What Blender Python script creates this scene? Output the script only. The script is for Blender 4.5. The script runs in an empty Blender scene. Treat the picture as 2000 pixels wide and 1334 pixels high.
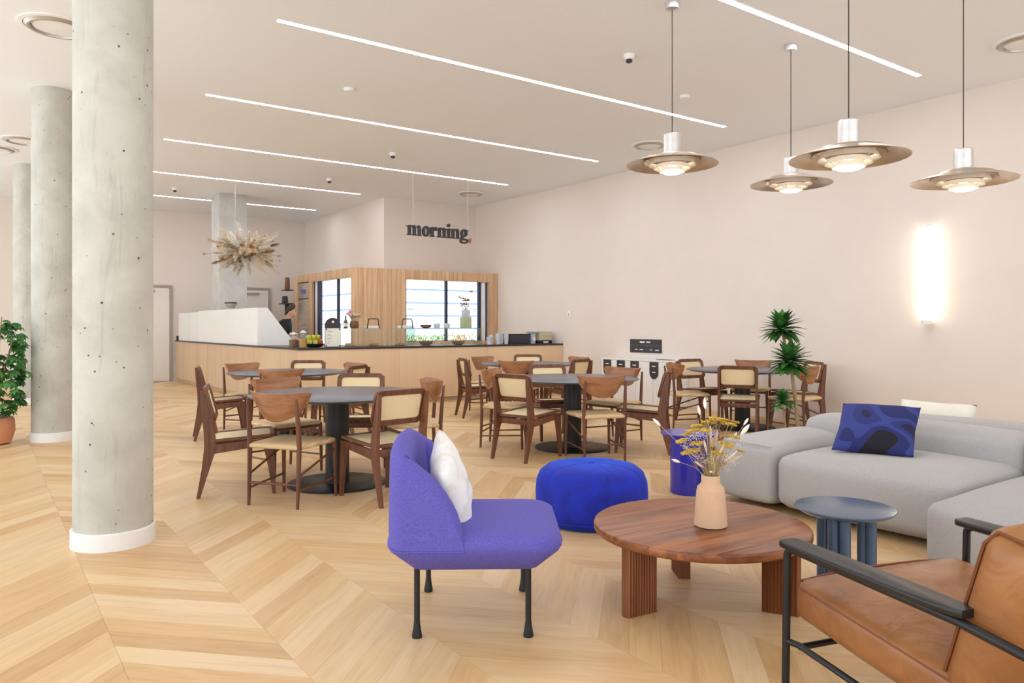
import bpy, bmesh, math, random
from mathutils import Vector, Matrix
random.seed(7)
PI = math.pi
sc = bpy.context.scene
COL = sc.collection

# ------------------------------------------------------------------ camera
# x runs along the ceiling light strips, y along the right-hand wall, z up; metres
YAW = math.radians(35.527)
cam_d = bpy.data.cameras.new('camera')
cam_d.sensor_width = 36.0
cam_d.lens = 36.0 * 1456.57 / 2000.0
cam_d.shift_y = -32.0 / 2000.0
cam_d.clip_end = 200
cam = bpy.data.objects.new('camera', cam_d)
cam.location = (0, 0, 1.3)
cam.rotation_euler = (PI / 2, 0, -YAW)
COL.objects.link(cam)
sc.camera = cam

# ------------------------------------------------------------------ world, daylight, exposure
w = bpy.data.worlds.new('world')
sc.world = w
w.use_nodes = True
w.node_tree.nodes['Background'].inputs[0].default_value = (0.80, 0.88, 1.0, 1)
w.node_tree.nodes['Background'].inputs[1].default_value = 0.5

def area(name, loc, rot, sx, sy, power, col):
    l = bpy.data.lights.new(name, 'AREA')
    l.shape = 'RECTANGLE'; l.size = sx; l.size_y = sy
    l.energy = power; l.color = col
    o = bpy.data.objects.new(name, l)
    o.location = loc; o.rotation_euler = rot
    COL.objects.link(o)
    return o
# daylight entering the glazed facades left of and behind the camera
area('daylight_left', (-4.0, 8.0, 1.95), (0, -PI / 2 - 0.38, 0), 3.3, 20.0, 470, (0.86, 0.93, 1.0))
area('daylight_behind', (2.6, -4.2, 1.95), (PI / 2 + 0.38, 0, 0), 12.5, 3.3, 250, (0.93, 0.96, 1.0))

sc.view_settings.view_transform = 'Standard'
sc.view_settings.look = 'None'
sc.view_settings.gamma = 1.0
sc.view_settings.use_curve_mapping = False
sc.view_settings.exposure = 0.26

# ------------------------------------------------------------------ helpers
def lin(c):
    if isinstance(c, str):
        c = c.lstrip('#'); c = [int(c[i:i + 2], 16) / 255 for i in (0, 2, 4)]
    return tuple((v / 12.92 if v <= 0.04045 else ((v + 0.055) / 1.055) ** 2.4) for v in c) + (1.0,)

class NB:
    """small node helper round a Principled material"""
    def __init__(s, name, rough=0.6, metal=0.0, spec=0.5):
        s.m = bpy.data.materials.new(name); s.m.use_nodes = True
        s.nt = s.m.node_tree
        s.p = s.nt.nodes['Principled BSDF']
        s.p.inputs['Roughness'].default_value = rough
        s.p.inputs['Metallic'].default_value = metal
        s.p.inputs['Specular IOR Level'].default_value = spec
    def n(s, t, **kw):
        d = s.nt.nodes.new(t)
        for k, v in kw.items():
            if k.startswith('i_'):
                d.inputs[k[2:].replace('_', ' ')].default_value = v
            else:
                setattr(d, k, v)
        return d
    def l(s, a, b): s.nt.links.new(a, b)
    def coord(s, kind='Object', scale=(1, 1, 1), rot=(0, 0, 0)):
        t = s.n('ShaderNodeTexCoord'); m = s.n('ShaderNodeMapping')
        m.inputs['Scale'].default_value = scale; m.inputs['Rotation'].default_value = rot
        s.l(t.outputs[kind], m.inputs['Vector'])
        return m.outputs['Vector']
    def noise(s, vec, scale, detail=3, rough=0.5, dist=0.0):
        d = s.n('ShaderNodeTexNoise')
        d.inputs['Scale'].default_value = scale; d.inputs['Detail'].default_value = detail
        d.inputs['Roughness'].default_value = rough; d.inputs['Distortion'].default_value = dist
        if vec is not None: s.l(vec, d.inputs['Vector'])
        return d.outputs['Fac']
    def ramp(s, fac, stops):
        r = s.n('ShaderNodeValToRGB')
        e = r.color_ramp.elements
        while len(e) < len(stops): e.new(0.5)
        for k, (p, c) in enumerate(stops):
            e[k].position = p; e[k].color = lin(c) if not isinstance(c, tuple) or len(c) == 3 else c
        s.l(fac, r.inputs['Fac'])
        return r.outputs['Color']
    def mix(s, fac, a, b, mode='MIX'):
        d = s.n('ShaderNodeMix', data_type='RGBA', blend_type=mode)
        for sock, v in ((d.inputs[0], fac), (d.inputs[6], a), (d.inputs[7], b)):
            if isinstance(v, (int, float)): sock.default_value = v
            elif isinstance(v, (tuple, str)): sock.default_value = lin(v) if isinstance(v, str) or len(v) == 3 else v
            else: s.l(v, sock)
        return d.outputs[2]
    def base(s, c):
        if isinstance(c, (str, tuple)): s.p.inputs['Base Color'].default_value = lin(c)
        else: s.l(c, s.p.inputs['Base Color'])
    def bump(s, h, strength=0.2, dist=0.01):
        b = s.n('ShaderNodeBump'); b.inputs['Strength'].default_value = strength
        b.inputs['Distance'].default_value = dist
        s.l(h, b.inputs['Height']); s.l(b.outputs['Normal'], s.p.inputs['Normal'])

MATS = {}
def plain(name, col, rough=0.6, metal=0.0, var=0.06, scale=8.0, spec=0.5, bump=0.0, sheen=0.0, coat=0.0):
    """flat paint, plastic or cloth: the colour wavers a little over a noise"""
    b = NB(name, rough, metal, spec)
    v = b.coord('Object')
    f = b.noise(v, scale, 4, 0.6)
    c = lin(col)
    lo = tuple(max(0, x * (1 - var)) for x in c[:3]) + (1.0,); hi = tuple(min(1, x * (1 + var)) for x in c[:3]) + (1.0,)
    r = b.n('ShaderNodeValToRGB'); r.color_ramp.elements[0].color = lo; r.color_ramp.elements[1].color = hi
    r.color_ramp.elements[0].position = 0.3; r.color_ramp.elements[1].position = 0.7
    b.l(f, r.inputs['Fac']); b.base(r.outputs['Color'])
    if bump: b.bump(b.noise(v, scale * 25, 2), bump, 0.003)
    if sheen:
        b.p.inputs['Sheen Weight'].default_value = sheen; b.p.inputs['Sheen Roughness'].default_value = 0.4
        b.p.inputs['Sheen Tint'].default_value = tuple(min(1, x * 1.3 + .1) for x in c[:3]) + (1,)
    if coat: b.p.inputs['Coat Weight'].default_value = coat; b.p.inputs['Coat Roughness'].default_value = 0.08
    MATS[name] = b.m
    return b.m

def wood(name, dark, light, scale=1.0, axis='X', rough=0.45, rnd=0.35, coord='Object'):
    b = NB(name, rough)
    st = {'X': (1.2, 14, 14), 'Y': (14, 1.2, 14), 'Z': (14, 14, 1.2)}[axis]
    v = b.coord(coord, tuple(q * scale for q in st))
    oi = b.n('ShaderNodeObjectInfo')
    add = b.n('ShaderNodeVectorMath', operation='ADD')
    mul = b.n('ShaderNodeVectorMath', operation='SCALE'); mul.inputs['Scale'].default_value = 37.0
    cmb = b.n('ShaderNodeCombineXYZ')
    for k in range(3): b.l(oi.outputs['Random'], cmb.inputs[k])
    b.l(cmb.outputs[0], mul.inputs[0]); b.l(v, add.inputs[0]); b.l(mul.outputs[0], add.inputs[1])
    f = b.noise(add.outputs[0], 1.0, 5, 0.6, 0.6)
    c = b.ramp(f, [(0.3, dark), (0.68, light)])
    hs = b.n('ShaderNodeHueSaturation')
    mr = b.n('ShaderNodeMapRange'); mr.inputs[3].default_value = 1 - rnd * .5; mr.inputs[4].default_value = 1 + rnd * .5
    b.l(oi.outputs['Random'], mr.inputs[0]); b.l(mr.outputs[0], hs.inputs['Value']); b.l(c, hs.inputs['Color'])
    b.base(hs.outputs['Color'])
    b.bump(f, 0.05, 0.002)
    MATS[name] = b.m
    return b.m

def emit(name, col, strength):
    b = NB(name)
    b.base(col)
    b.p.inputs['Emission Color'].default_value = lin(col); b.p.inputs['Emission Strength'].default_value = strength
    MATS[name] = b.m
    return b.m

def MT(m): return MATS[m] if isinstance(m, str) else m

def finish(me, smooth):
    if smooth is None: return
    for p in me.polygons: p.use_smooth = True
    me.set_sharp_from_angle(angle=math.radians(smooth))

class MB:
    """collects vertices and faces, then links them as ONE mesh object"""
    def __init__(s): s.v = []; s.f = []
    def add(s, vs, fs):
        o = len(s.v); s.v += [tuple(p) for p in vs]; s.f += [tuple(i + o for i in f) for f in fs]; return s
    def box(s, c, d, bev=0.0, rot=None):
        if bev:
            bm = bmesh.new(); bmesh.ops.create_cube(bm, size=1)
            for v in bm.verts: v.co = Vector((v.co.x * d[0], v.co.y * d[1], v.co.z * d[2]))
            bmesh.ops.bevel(bm, geom=bm.edges[:], offset=bev, segments=2, profile=0.6, affect='EDGES')
            vs = [v.co.copy() for v in bm.verts]; bm.verts.index_update()
            fs = [[v.index for v in f.verts] for f in bm.faces]; bm.free()
        else:
            x, y, z = (q / 2 for q in d)
            vs = [Vector(p) for p in ((-x, -y, -z), (x, -y, -z), (x, y, -z), (-x, y, -z), (-x, -y, z), (x, -y, z), (x, y, z), (-x, y, z))]
            fs = [(0, 3, 2, 1), (4, 5, 6, 7), (0, 1, 5, 4), (1, 2, 6, 5), (2, 3, 7, 6), (3, 0, 4, 7)]
        if rot is not None:
            m = rot if isinstance(rot, Matrix) else Matrix.Rotation(rot, 3, 'Z')
            vs = [m @ v for v in vs]
        c = Vector(c)
        return s.add([v + c for v in vs], fs)
    def b2(s, lo, hi, bev=0.0):
        return s.box([(a + b) / 2 for a, b in zip(lo, hi)], [abs(b - a) for a, b in zip(lo, hi)], bev)
    def loft(s, rings, cap=True, closed=True):
        n = len(rings[0]); vs = [p for r in rings for p in r]; fs = []
        for i in range(len(rings) - 1):
            for j in range(n if closed else n - 1):
                a = i * n + j; b = i * n + (j + 1) % n
                fs.append((a, b, b + n, a + n))
        if cap:
            fs.append(tuple(range(n - 1, -1, -1))); fs.append(tuple((len(rings) - 1) * n + j for j in range(n)))
        return s.add(vs, fs)
    def tube(s, pts, r, n=10, cap=True):
        pts = [Vector(p) for p in pts]
        rs = r if isinstance(r, (list, tuple)) else [r] * len(pts)
        rings = []; up = None
        for i, p in enumerate(pts):
            t = ((pts[min(i + 1, len(pts) - 1)] - p).normalized() + (p - pts[max(i - 1, 0)]).normalized()).normalized()
            if up is None:
                up = Vector((0, 0, 1)) if abs(t.z) < 0.9 else Vector((1, 0, 0))
            sd = t.cross(up).normalized(); up = sd.cross(t).normalized()
            rings.append([p + rs[i] * (math.cos(2 * PI * k / n) * sd + math.sin(2 * PI * k / n) * up) for k in range(n)])
        return s.loft(rings, cap)
    def lathe(s, prof, n=32, c=(0, 0, 0), cap=True):
        rings = [[Vector((c[0] + r * math.cos(2 * PI * k / n), c[1] + r * math.sin(2 * PI * k / n), c[2] + z)) for k in range(n)] for r, z in prof]
        return s.loft(rings, cap)
    def prism(s, poly, z0, z1, tf=None):
        n = len(poly)
        vs = [Vector((x, y, z0)) for x, y in poly] + [Vector((x, y, z1)) for x, y in poly]
        if tf: vs = [tf(v) for v in vs]
        fs = [tuple(range(n - 1, -1, -1)), tuple(range(n, 2 * n))] + [(i, (i + 1) % n, (i + 1) % n + n, i + n) for i in range(n)]
        return s.add(vs, fs)
    def build(s, name, m, parent=None, smooth=40):
        me = bpy.data.meshes.new(name); me.from_pydata(s.v, [], s.f); me.update()
        bm = bmesh.new(); bm.from_mesh(me); bmesh.ops.recalc_face_normals(bm, faces=bm.faces[:]); bm.to_mesh(me); bm.free()
        finish(me, smooth)
        return link(name, me, m, parent)

def link(name, me, m, parent=None):
    if m is not None and not me.materials: me.materials.append(MT(m))
    o = bpy.data.objects.new(name, me); COL.objects.link(o)
    if parent is not None: o.parent = parent
    return o

def thing(name, label, cat, loc=(0, 0, 0), rz=0.0, group=None):
    o = bpy.data.objects.new(name, None); o.empty_display_size = 0.1
    COL.objects.link(o); o.location = loc; o.rotation_euler = (0, 0, rz)
    o['label'] = label; o['category'] = cat
    if group: o['group'] = group
    return o
def tag(o, label, cat, group=None):
    o['label'] = label; o['category'] = cat
    if group: o['group'] = group
    return o
def struct(o): o['kind'] = 'structure'; return o
def dup(root, loc, rz, label, group=None):
    r = root.copy(); COL.objects.link(r); r.location = loc; r.rotation_euler = (0, 0, rz); r['label'] = label
    if group: r['group'] = group
    for ch in list(root.children):
        c = ch.copy(); COL.objects.link(c); c.parent = r
        for g in ch.children:
            d = g.copy(); COL.objects.link(d); d.parent = c
    return r
def inst(o, parent, loc, rot=(0, 0, 0), scl=(1, 1, 1)):
    c = o.copy(); COL.objects.link(c); c.parent = parent; c.location = loc; c.rotation_euler = rot; c.scale = scl
    return c

def puffy(c, d, r, bulge=(0, 0, 0), n=10, taper=0.0):
    """upholstered block: rounded box whose faces swell by bulge"""
    hx, hy, hz = (q / 2 for q in d); H = (hx, hy, hz)
    bm = bmesh.new(); bmesh.ops.create_cube(bm, size=2)
    bmesh.ops.subdivide_edges(bm, edges=bm.edges[:], cuts=n, use_grid_fill=True)
    for v in bm.verts:
        q = list(v.co)
        # denser towards the edges
        q = [math.copysign(abs(a) ** 0.8, a) for a in q]
        inner = Vector([max(-(H[k] - r), min(H[k] - r, q[k] * H[k])) for k in range(3)])
        p = Vector([q[k] * H[k] for k in range(3)])
        dlt = p - inner
        if dlt.length > 1e-9: p = inner + dlt.normalized() * r
        w = [max(0, 1 - abs(a) ** 2.4) for a in q]
        for k in range(3):
            j, l = (k + 1) % 3, (k + 2) % 3
            if abs(q[k]) > 0.98: p[k] += math.copysign(bulge[k] * w[j] * w[l], q[k])
        if taper:
            s_ = 1 - taper * (1 - (p.z + hz) / (2 * hz)); p.x *= s_; p.y *= s_
        v.co = p + Vector(c)
    m = MB(); bm.verts.index_update()
    m.add([v.co.copy() for v in bm.verts], [[v.index for v in f.verts] for f in bm.faces]); bm.free()
    return m

def pillow(w_, h_, t, n=16, pinch=0.06, wrinkle=0.0):
    """square cushion in the local xz plane, thickness along y"""
    vs = []; fs = []; N = n + 1
    for sgn in (1, -1):
        for i in range(N):
            for j in range(N):
                u = -1 + 2 * i / n; v = -1 + 2 * j / n
                th = t / 2 * (max(0, (1 - u * u) * (1 - v * v))) ** 0.42
                k = 1 - pinch * (1 - max(abs(u), abs(v)) ** 0 * (abs(u * v)))
                wr = wrinkle * math.sin(7 * u + 3 * v) * math.sin(5 * v - 2 * u) * (1 - u * u) * (1 - v * v)
                vs.append((u * w_ / 2 * k, sgn * th + wr, v * h_ / 2 * k))
    o2 = N * N
    for i in range(n):
        for j in range(n):
            a = i * N + j
            fs.append((a, a + 1, a + N + 1, a + N)); fs.append((a + o2, a + N + o2, a + N + 1 + o2, a + 1 + o2))
    m = MB(); m.add(vs, fs)
    return m
def weld(o, d=0.0005):
    bm = bmesh.new(); bm.from_mesh(o.data); bmesh.ops.remove_doubles(bm, verts=bm.verts[:], dist=d)
    bmesh.ops.recalc_face_normals(bm, faces=bm.faces[:]); bm.to_mesh(o.data); bm.free()
    return o
def rrect(hx, hy, r, n=6, z=0.0, cx=0.0, cy=0.0):
    out = []
    for k, (sx, sy) in enumerate(((1, 1), (-1, 1), (-1, -1), (1, -1))):
        for i in range(n + 1):
            a = (k + i / n) * PI / 2
            out.append(Vector((cx + sx * (hx - r) + r * math.cos(a), cy + sy * (hy - r) + r * math.sin(a), z)))
    return out
# ------------------------------------------------------------------ materials
plain('wall_paint', '#E8DCD1', 0.85, var=0.02, scale=1.5)
plain('wall_white', '#EFEDEA', 0.85, var=0.02, scale=1.5)
plain('ceiling_plaster', '#F3F5F7', 0.9, var=0.015, scale=1.2)
b = NB('ceiling_perforated', 0.9)      # acoustic board: fine regular holes
v = b.coord('Object', (38, 38, 38)); vo = b.n('ShaderNodeTexVoronoi'); vo.inputs['Randomness'].default_value = 0.0
vo.inputs['Scale'].default_value = 1.0; b.l(v, vo.inputs['Vector'])
b.base(b.ramp(vo.outputs['Distance'], [(0.12, '#E2E3E5'), (0.2, '#F3F5F8')])); MATS['ceiling_perforated'] = b.m
plain('white_paint', '#F2F1EE', 0.5, var=0.02)
plain('door_paint', '#E9E2D9', 0.55, var=0.02)
plain('door_frame_grey', '#A79C8F', 0.5)
plain('steel', '#B9B4AC', 0.35, 0.6, var=0.05)
b = NB('steel_brushed', 0.34, 0.85); b.base(b.ramp(b.noise(b.coord('Object', (3, 3, 120)), 1.0, 2), [(0.3, '#AFA294'), (0.7, '#D8CFC2')])); MATS['steel_brushed'] = b.m

b = NB('concrete', 0.82)
v = b.coord('Object')
big = b.ramp(b.noise(v, 2.2, 5, 0.65, 0.4), [(0.3, '#B4B2A7'), (0.5, '#C3C1B6'), (0.72, '#D0CEC4')])
vv = b.coord('Object', (6, 6, 1.1)); st = b.ramp(b.noise(vv, 1.3, 5, 0.7, 1.5), [(0.30, '#8E8A7E'), (0.42, '#FFFFFF')])
c1 = b.mix(0.26, big, st, 'MULTIPLY')
pv = b.n('ShaderNodeTexVoronoi'); pv.inputs['Scale'].default_value = 15.0; b.l(v, pv.inputs['Vector'])
pits = b.ramp(pv.outputs['Distance'], [(0.07, '#3C3A34'), (0.13, '#FFFFFF')])
gate = b.ramp(b.noise(v, 3.1, 2), [(0.44, (0.0, 0.0, 0.0)), (0.50, (1.0, 1.0, 1.0))])
c2 = b.mix(gate, c1, b.mix(1.0, c1, pits, 'MULTIPLY')); b.base(c2)
b.bump(b.noise(v, 30, 4), 0.12, 0.004); MATS['concrete'] = b.m
b = NB('concrete_grey', 0.85); v = b.coord('Object')
b.base(b.ramp(b.noise(v, 2.5, 5, 0.6), [(0.3, '#B7B3AC'), (0.7, '#D3D0CA')])); MATS['concrete_grey'] = b.m

# oak chevron boards: colour differs from board to board, grain runs along uv.x
b = NB('oak_floor', 0.42)
uv = b.n('ShaderNodeUVMap'); geo = b.n('ShaderNodeNewGeometry'); oi = b.n('ShaderNodeObjectInfo')
sm = b.n('ShaderNodeMath', operation='ADD'); b.l(geo.outputs['Random Per Island'], sm.inputs[0]); b.l(oi.outputs['Random'], sm.inputs[1])
fr = b.n('ShaderNodeMath', operation='FRACT'); b.l(sm.outputs[0], fr.inputs[0])
mp = b.n('ShaderNodeMapping'); mp.inputs['Scale'].default_value = (2.4, 26, 1); b.l(uv.outputs['UV'], mp.inputs['Vector'])
cm = b.n('ShaderNodeCombineXYZ'); m1 = b.n('ShaderNodeMath', operation='MULTIPLY'); m1.inputs[1].default_value = 90.0
b.l(fr.outputs[0], m1.inputs[0]); b.l(m1.outputs[0], cm.inputs[0]); b.l(m1.outputs[0], cm.inputs[1])
ad = b.n('ShaderNodeVectorMath', operation='ADD'); b.l(mp.outputs[0], ad.inputs[0]); b.l(cm.outputs[0], ad.inputs[1])
g = b.noise(ad.outputs[0], 1.0, 6, 0.62, 0.7)
grain = b.ramp(g, [(0.25, '#B4885A'), (0.5, '#DBB684'), (0.75, '#EACEA4')])
tone = b.ramp(fr.outputs[0], [(0.0, '#BF9260'), (0.2, '#DBB580'), (0.45, '#EACDA0'), (0.65, '#D6AC76'), (0.85, '#ECD3AC'), (1.0, '#CB9F6A')])
fl = b.mix(0.6, grain, tone); b.base(fl); b.bump(g, 0.05, 0.002)
MATS['oak_floor'] = b.m
plain('subfloor', '#B08C62', 0.9)

wood('oak_board', '#C79B70', '#E2BE96', 1.0, 'Z', 0.5, 0.16)
wood('counter_ply', '#E2C29C', '#E7C9A5', 0.35, 'Z', 0.55, 0.03)
wood('counter_ply_side', '#CDAE8C', '#DCC0A0', 0.35, 'Z', 0.6, 0.03)
wood('walnut', '#54301F', '#7E4F35', 1.6, 'Z', 0.42, 0.14)
wood('walnut_shell', '#8A5A3B', '#B5805A', 1.3, 'Y', 0.4, 0.14)
wood('walnut_top', '#5A2F1A', '#A9683C', 1.1, 'X', 0.33, 0.34)
wood('walnut_leg', '#6B3B22', '#93582F', 1.2, 'Z', 0.42, 0.1)
plain('black_top', '#2B2A2C', 0.35, var=0.1)
plain('table_black', '#565864', 0.3, var=0.08, scale=3)
plain('metal_black', '#131316', 0.42, var=0.1)
plain('metal_dark', '#34343A', 0.4, var=0.1)
b = NB('cane', 0.65); v = b.coord('Object', (210, 190, 230)); vo = b.n('ShaderNodeTexVoronoi'); vo.inputs['Randomness'].default_value = 0.0; vo.inputs['Scale'].default_value = 1.0; b.l(v, vo.inputs['Vector'])
b.base(b.ramp(vo.outputs['Distance'], [(0.1, '#DEC394'), (0.3, '#EED8AA'), (0.7, '#F3E0B8')])); MATS['cane'] = b.m
b = NB('paper_cord', 0.75); v = b.coord('Object'); wv = b.n('ShaderNodeTexWave', wave_type='BANDS', bands_direction='Y'); wv.inputs['Scale'].default_value = 34; wv.inputs['Distortion'].default_value = 0.6; b.l(v, wv.inputs['Vector'])
b.base(b.ramp(wv.outputs['Fac'], [(0.1, '#CBA878'), (0.7, '#E6CBA0')])); b.bump(wv.outputs['Fac'], 0.25, 0.003); MATS['paper_cord'] = b.m
b = NB('aluminium', 0.33, 1.0); b.base(b.ramp(b.noise(b.coord('Object', (2, 2, 8)), 2.0, 3), [(0.3, '#DCDBDA'), (0.7, '#E8E7E6')])); MATS['aluminium'] = b.m
b = NB('lamp_satin', 0.36, 0.95); b.base(b.ramp(b.noise(b.coord('Object', (3, 3, 30)), 2.0, 3), [(0.3, '#C4B5A4'), (0.7, '#DDD0C0')])); MATS['lamp_satin'] = b.m
plain('lamp_white', '#F1EEE9', 0.6, var=0.02)
emit('lamp_glow', '#FFEBC8', 7.0)
emit('strip_glow', '#F3F7FF', 34.0)
emit('wall_lamp_glow', '#FFF6E4', 6.0)
emit('kitchen_glow', '#F4FAFF', 1.25)  # for the panels added behind the kitchen glass, stands in for its interior
plain('cord_dark', '#3A332E', 0.6)
plain('wire_pale', '#D8D2CA', 0.4, 0.5)

b = NB('purple_wool', 0.9); v = b.coord('Object')
b.base(b.ramp(b.noise(v, 220, 2), [(0.3, '#544DA2'), (0.7, '#6962BE')])); b.p.inputs['Sheen Weight'].default_value = 0.12; b.p.inputs['Sheen Tint'].default_value = lin('#9A90E0')
b.bump(b.noise(v, 320, 2), 0.25, 0.002); MATS['purple_wool'] = b.m
b = NB('white_bark_cloth', 0.9); v = b.coord('Object')
b.base(b.ramp(b.noise(v, 7.0, 4, 0.6, 0.8), [(0.46, '#F1F2F3'), (0.58, '#E9E3DA'), (0.66, '#F1F0EE')])); b.bump(b.noise(v, 35, 4), 0.45, 0.006); MATS['white_bark_cloth'] = b.m
b = NB('blue_velvet', 0.75); v = b.coord('Object')
b.base(b.ramp(b.noise(v, 5.0, 3, 0.6, 1.0), [(0.3, '#00158C'), (0.7, '#0428BE')])); b.p.inputs['Sheen Weight'].default_value = 0.9; b.p.inputs['Sheen Roughness'].default_value = 0.32; b.p.inputs['Sheen Tint'].default_value = lin('#2E74FF')
MATS['blue_velvet'] = b.m
plain('blue_lacquer', '#2A2AA8', 0.3, var=0.03, coat=0.3)
plain('slate_lacquer', '#4C607A', 0.22, var=0.03)
plain('terracotta_vase', '#DDB795', 0.85, var=0.05, scale=20, bump=0.15)
plain('terracotta_pot', '#D08E68', 0.7, var=0.06, scale=5)
b = NB('grey_wool', 0.92); v = b.coord('Object')
b.base(b.ramp(b.noise(v, 260, 2), [(0.3, '#A2A09F'), (0.7, '#BCB9B8')])); b.p.inputs['Sheen Weight'].default_value = 0.15; b.bump(b.noise(v, 380, 2), 0.2, 0.002); MATS['grey_wool'] = b.m
b = NB('blue_print', 0.85); v = b.coord('Object')     # flat printed wave pattern
f = b.noise(v, 1.9, 0, 0.3, 1.4)
b.base(b.ramp(f, [(0.0, '#14163A'), (0.36, '#171A44'), (0.40, '#222C70'), (0.47, '#222C6A'), (0.475, '#2F3B84'), (0.55, '#2F3B84'), (0.555, '#1B2460'), (0.64, '#1B2460'), (0.645, '#0D0D1C')]))
b.nt.nodes[-1]
for nd in b.nt.nodes:
    if nd.type == 'VALTORGB': nd.color_ramp.interpolation = 'CONSTANT'
MATS['blue_print'] = b.m
b = NB('tan_leather', 0.38); v = b.coord('Object')
f = b.noise(v, 4.0, 4, 0.6, 0.8)
b.base(b.ramp(f, [(0.3, '#81502C'), (0.55, '#9C6639'), (0.75, '#AC7747')])); b.bump(b.noise(v, 6.0, 3, 0.5, 1.6), 0.28, 0.03); MATS['tan_leather'] = b.m
plain('leather_seam', '#7A4420', 0.6)
plain('black_leather', '#1C1A1A', 0.38, var=0.1)
b = NB('leaf_green', 0.45); oi = b.n('ShaderNodeObjectInfo'); b.base(b.ramp(oi.outputs['Random'], [(0.0, '#24501F'), (0.5, '#39762F'), (1.0, '#5C9A48')])); b.p.inputs['Subsurface Weight'].default_value = 0.0; MATS['leaf_green'] = b.m
plain('trunk', '#A38C68', 0.8, var=0.2, scale=30)
plain('soil', '#3B2A20', 0.95)
def dried(name, a, c2):
    b = NB(name, 0.9); oi = b.n('ShaderNodeObjectInfo'); v = b.coord('Object')
    x = b.mix(0.5, b.ramp(oi.outputs['Random'], [(0.0, a), (1.0, c2)]), b.ramp(b.noise(v, 40, 3), [(0.3, a), (0.7, c2)])); b.base(x); MATS[name] = b.m
dried('pampas', '#D9BE97', '#F2E6D2'); dried('dried_brown', '#8A5A2A', '#C99A5E'); dried('dried_yellow', '#B98A22', '#E6C85A')
dried('dried_stem', '#A48A52', '#CDB98A'); dried('bunny_tail', '#EFE6D6', '#F8F3EA'); dried('dried_purple', '#6A54A8', '#9A86C8'); dried('dried_rust', '#8E4A2C', '#B8764C')
b = NB('glass', 0.03); b.base('#F4FBFA'); b.p.inputs['Transmission Weight'].default_value = 0.0
# thin pane: mostly clear with a faint mirror
mixs = b.n('ShaderNodeMixShader'); tr = b.n('ShaderNodeBsdfTransparent'); gl = b.n('ShaderNodeBsdfGlossy'); gl.inputs['Roughness'].default_value = 0.03
tr.inputs['Color'].default_value = lin('#F6FBFA'); mixs.inputs[0].default_value = 0.06
b.l(tr.outputs[0], mixs.inputs[1]); b.l(gl.outputs[0], mixs.inputs[2])
b.l(mixs.outputs[0], b.nt.nodes['Material Output'].inputs['Surface']); MATS['glass'] = b.m
plain('glass_edge', '#8FB3A8', 0.15)
plain('paper', '#F1F0E4', 0.8, var=0.02)
plain('print_grey', '#8F9088', 0.8)
plain('white_print', '#F4F4F2', 0.7)
plain('sign_black', '#3A3638', 0.6)
plain('comma_orange', '#B4745A', 0.6)
plain('apple_yellow', '#C9C93A', 0.4, var=0.15); plain('apple_red', '#C4502E', 0.4, var=0.25); plain('orange_fruit', '#E8A13C', 0.5)
plain('herb_green', '#9CC15A', 0.7, var=0.25, scale=20); plain('herb_yellow', '#E6D26A', 0.7, var=0.2, scale=20)
plain('bottle_green', '#5E5A26', 0.2); plain('skin', '#D3A084', 0.55); plain('hair_dark', '#3A2A20', 0.7, var=0.2, scale=60); plain('shirt_black', '#1C1D22', 0.85)
plain('trouser_dark', '#2A2C34', 0.85); plain('pastry', '#C98F4C', 0.7, var=0.2, scale=30); plain('bowl_brown', '#7C5236', 0.6); plain('crumpled_kraft', '#C79A6C', 0.8, var=0.15, scale=20)
plain('sage', '#B6C29A', 0.6); plain('pale_lilac', '#C9C9DC', 0.5); plain('pink_petal', '#E9A9BE', 0.8); plain('cream_cloth', '#EFE8DA', 0.9); plain('purple_print', '#6F63B8', 0.6)
plain('kraft_box', '#CFC3A4', 0.8); plain('cup_white', '#EDEDF4', 0.4); plain('frame_navy', '#2B3350', 0.45)

def backlit(name, col):          # thin leaf or frosted slat that lets the kitchen glow through
    b = NB(name, 0.6); b.base(b.mix(0.3, col, b.ramp(b.noise(b.coord('Object'), 20, 3), [(0.3, col), (0.7, '#FFFFFF')])))
    tl = b.n('ShaderNodeBsdfTranslucent'); tl.inputs['Color'].default_value = lin(col); mx = b.n('ShaderNodeMixShader'); mx.inputs[0].default_value = 0.88
    b.l(b.p.outputs[0], mx.inputs[1]); b.l(tl.outputs[0], mx.inputs[2]); b.l(mx.outputs[0], b.nt.nodes['Material Output'].inputs['Surface']); MATS[name] = b.m
backlit('shelf_blue', '#DCE6FA'); backlit('herb_green', '#C6EE78'); backlit('herb_yellow', '#FFE27A')
# ------------------------------------------------------------------ the room shell
CH = 3.95                     # ceiling height
XR, YB = 9.08, 18.7           # right wall, back wall
XL, YF = -4.2, -4.4           # facades (out of view)
floor = struct(MB().b2((XL, YF, -0.2), (XR + .2, YB + .2, -0.013)).build('floor', 'subfloor', smooth=None))
PW, PP = 0.5475, 0.18         # chevron strip width, board pitch along y
def plank_mesh(sign):
    g = 0.0004
    poly = [(g, g), (PW - g, sign * (PW - g) + g), (PW - g, sign * (PW - g) + PP - g), (g, PP - g)]
    vs = [(x, y, z) for z in (-0.014, 0.0) for x, y in poly]
    return vs, [(3, 2, 1, 0), (4, 5, 6, 7), (0, 1, 5, 4), (1, 2, 6, 5), (2, 3, 7, 6), (3, 0, 4, 7)]
def plank_uv(me, vs, sign, n):
    uvl = me.uv_layers.new(name='UVMap')
    for p in me.polygons:
        for li in p.loop_indices:
            x, y, z = vs[me.loops[li].vertex_index % n]
            uvl.data[li].uv = (x * 1.414, (y - sign * x) * 0.707 + z)
pm = {}
for sg in (1, -1):
    vs, fs = plank_mesh(sg)
    me = bpy.data.meshes.new('plank'); me.from_pydata(vs, [], fs); me.update(); plank_uv(me, vs, sg, 8); me.materials.append(MT('oak_floor')); pm[sg] = me
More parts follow.
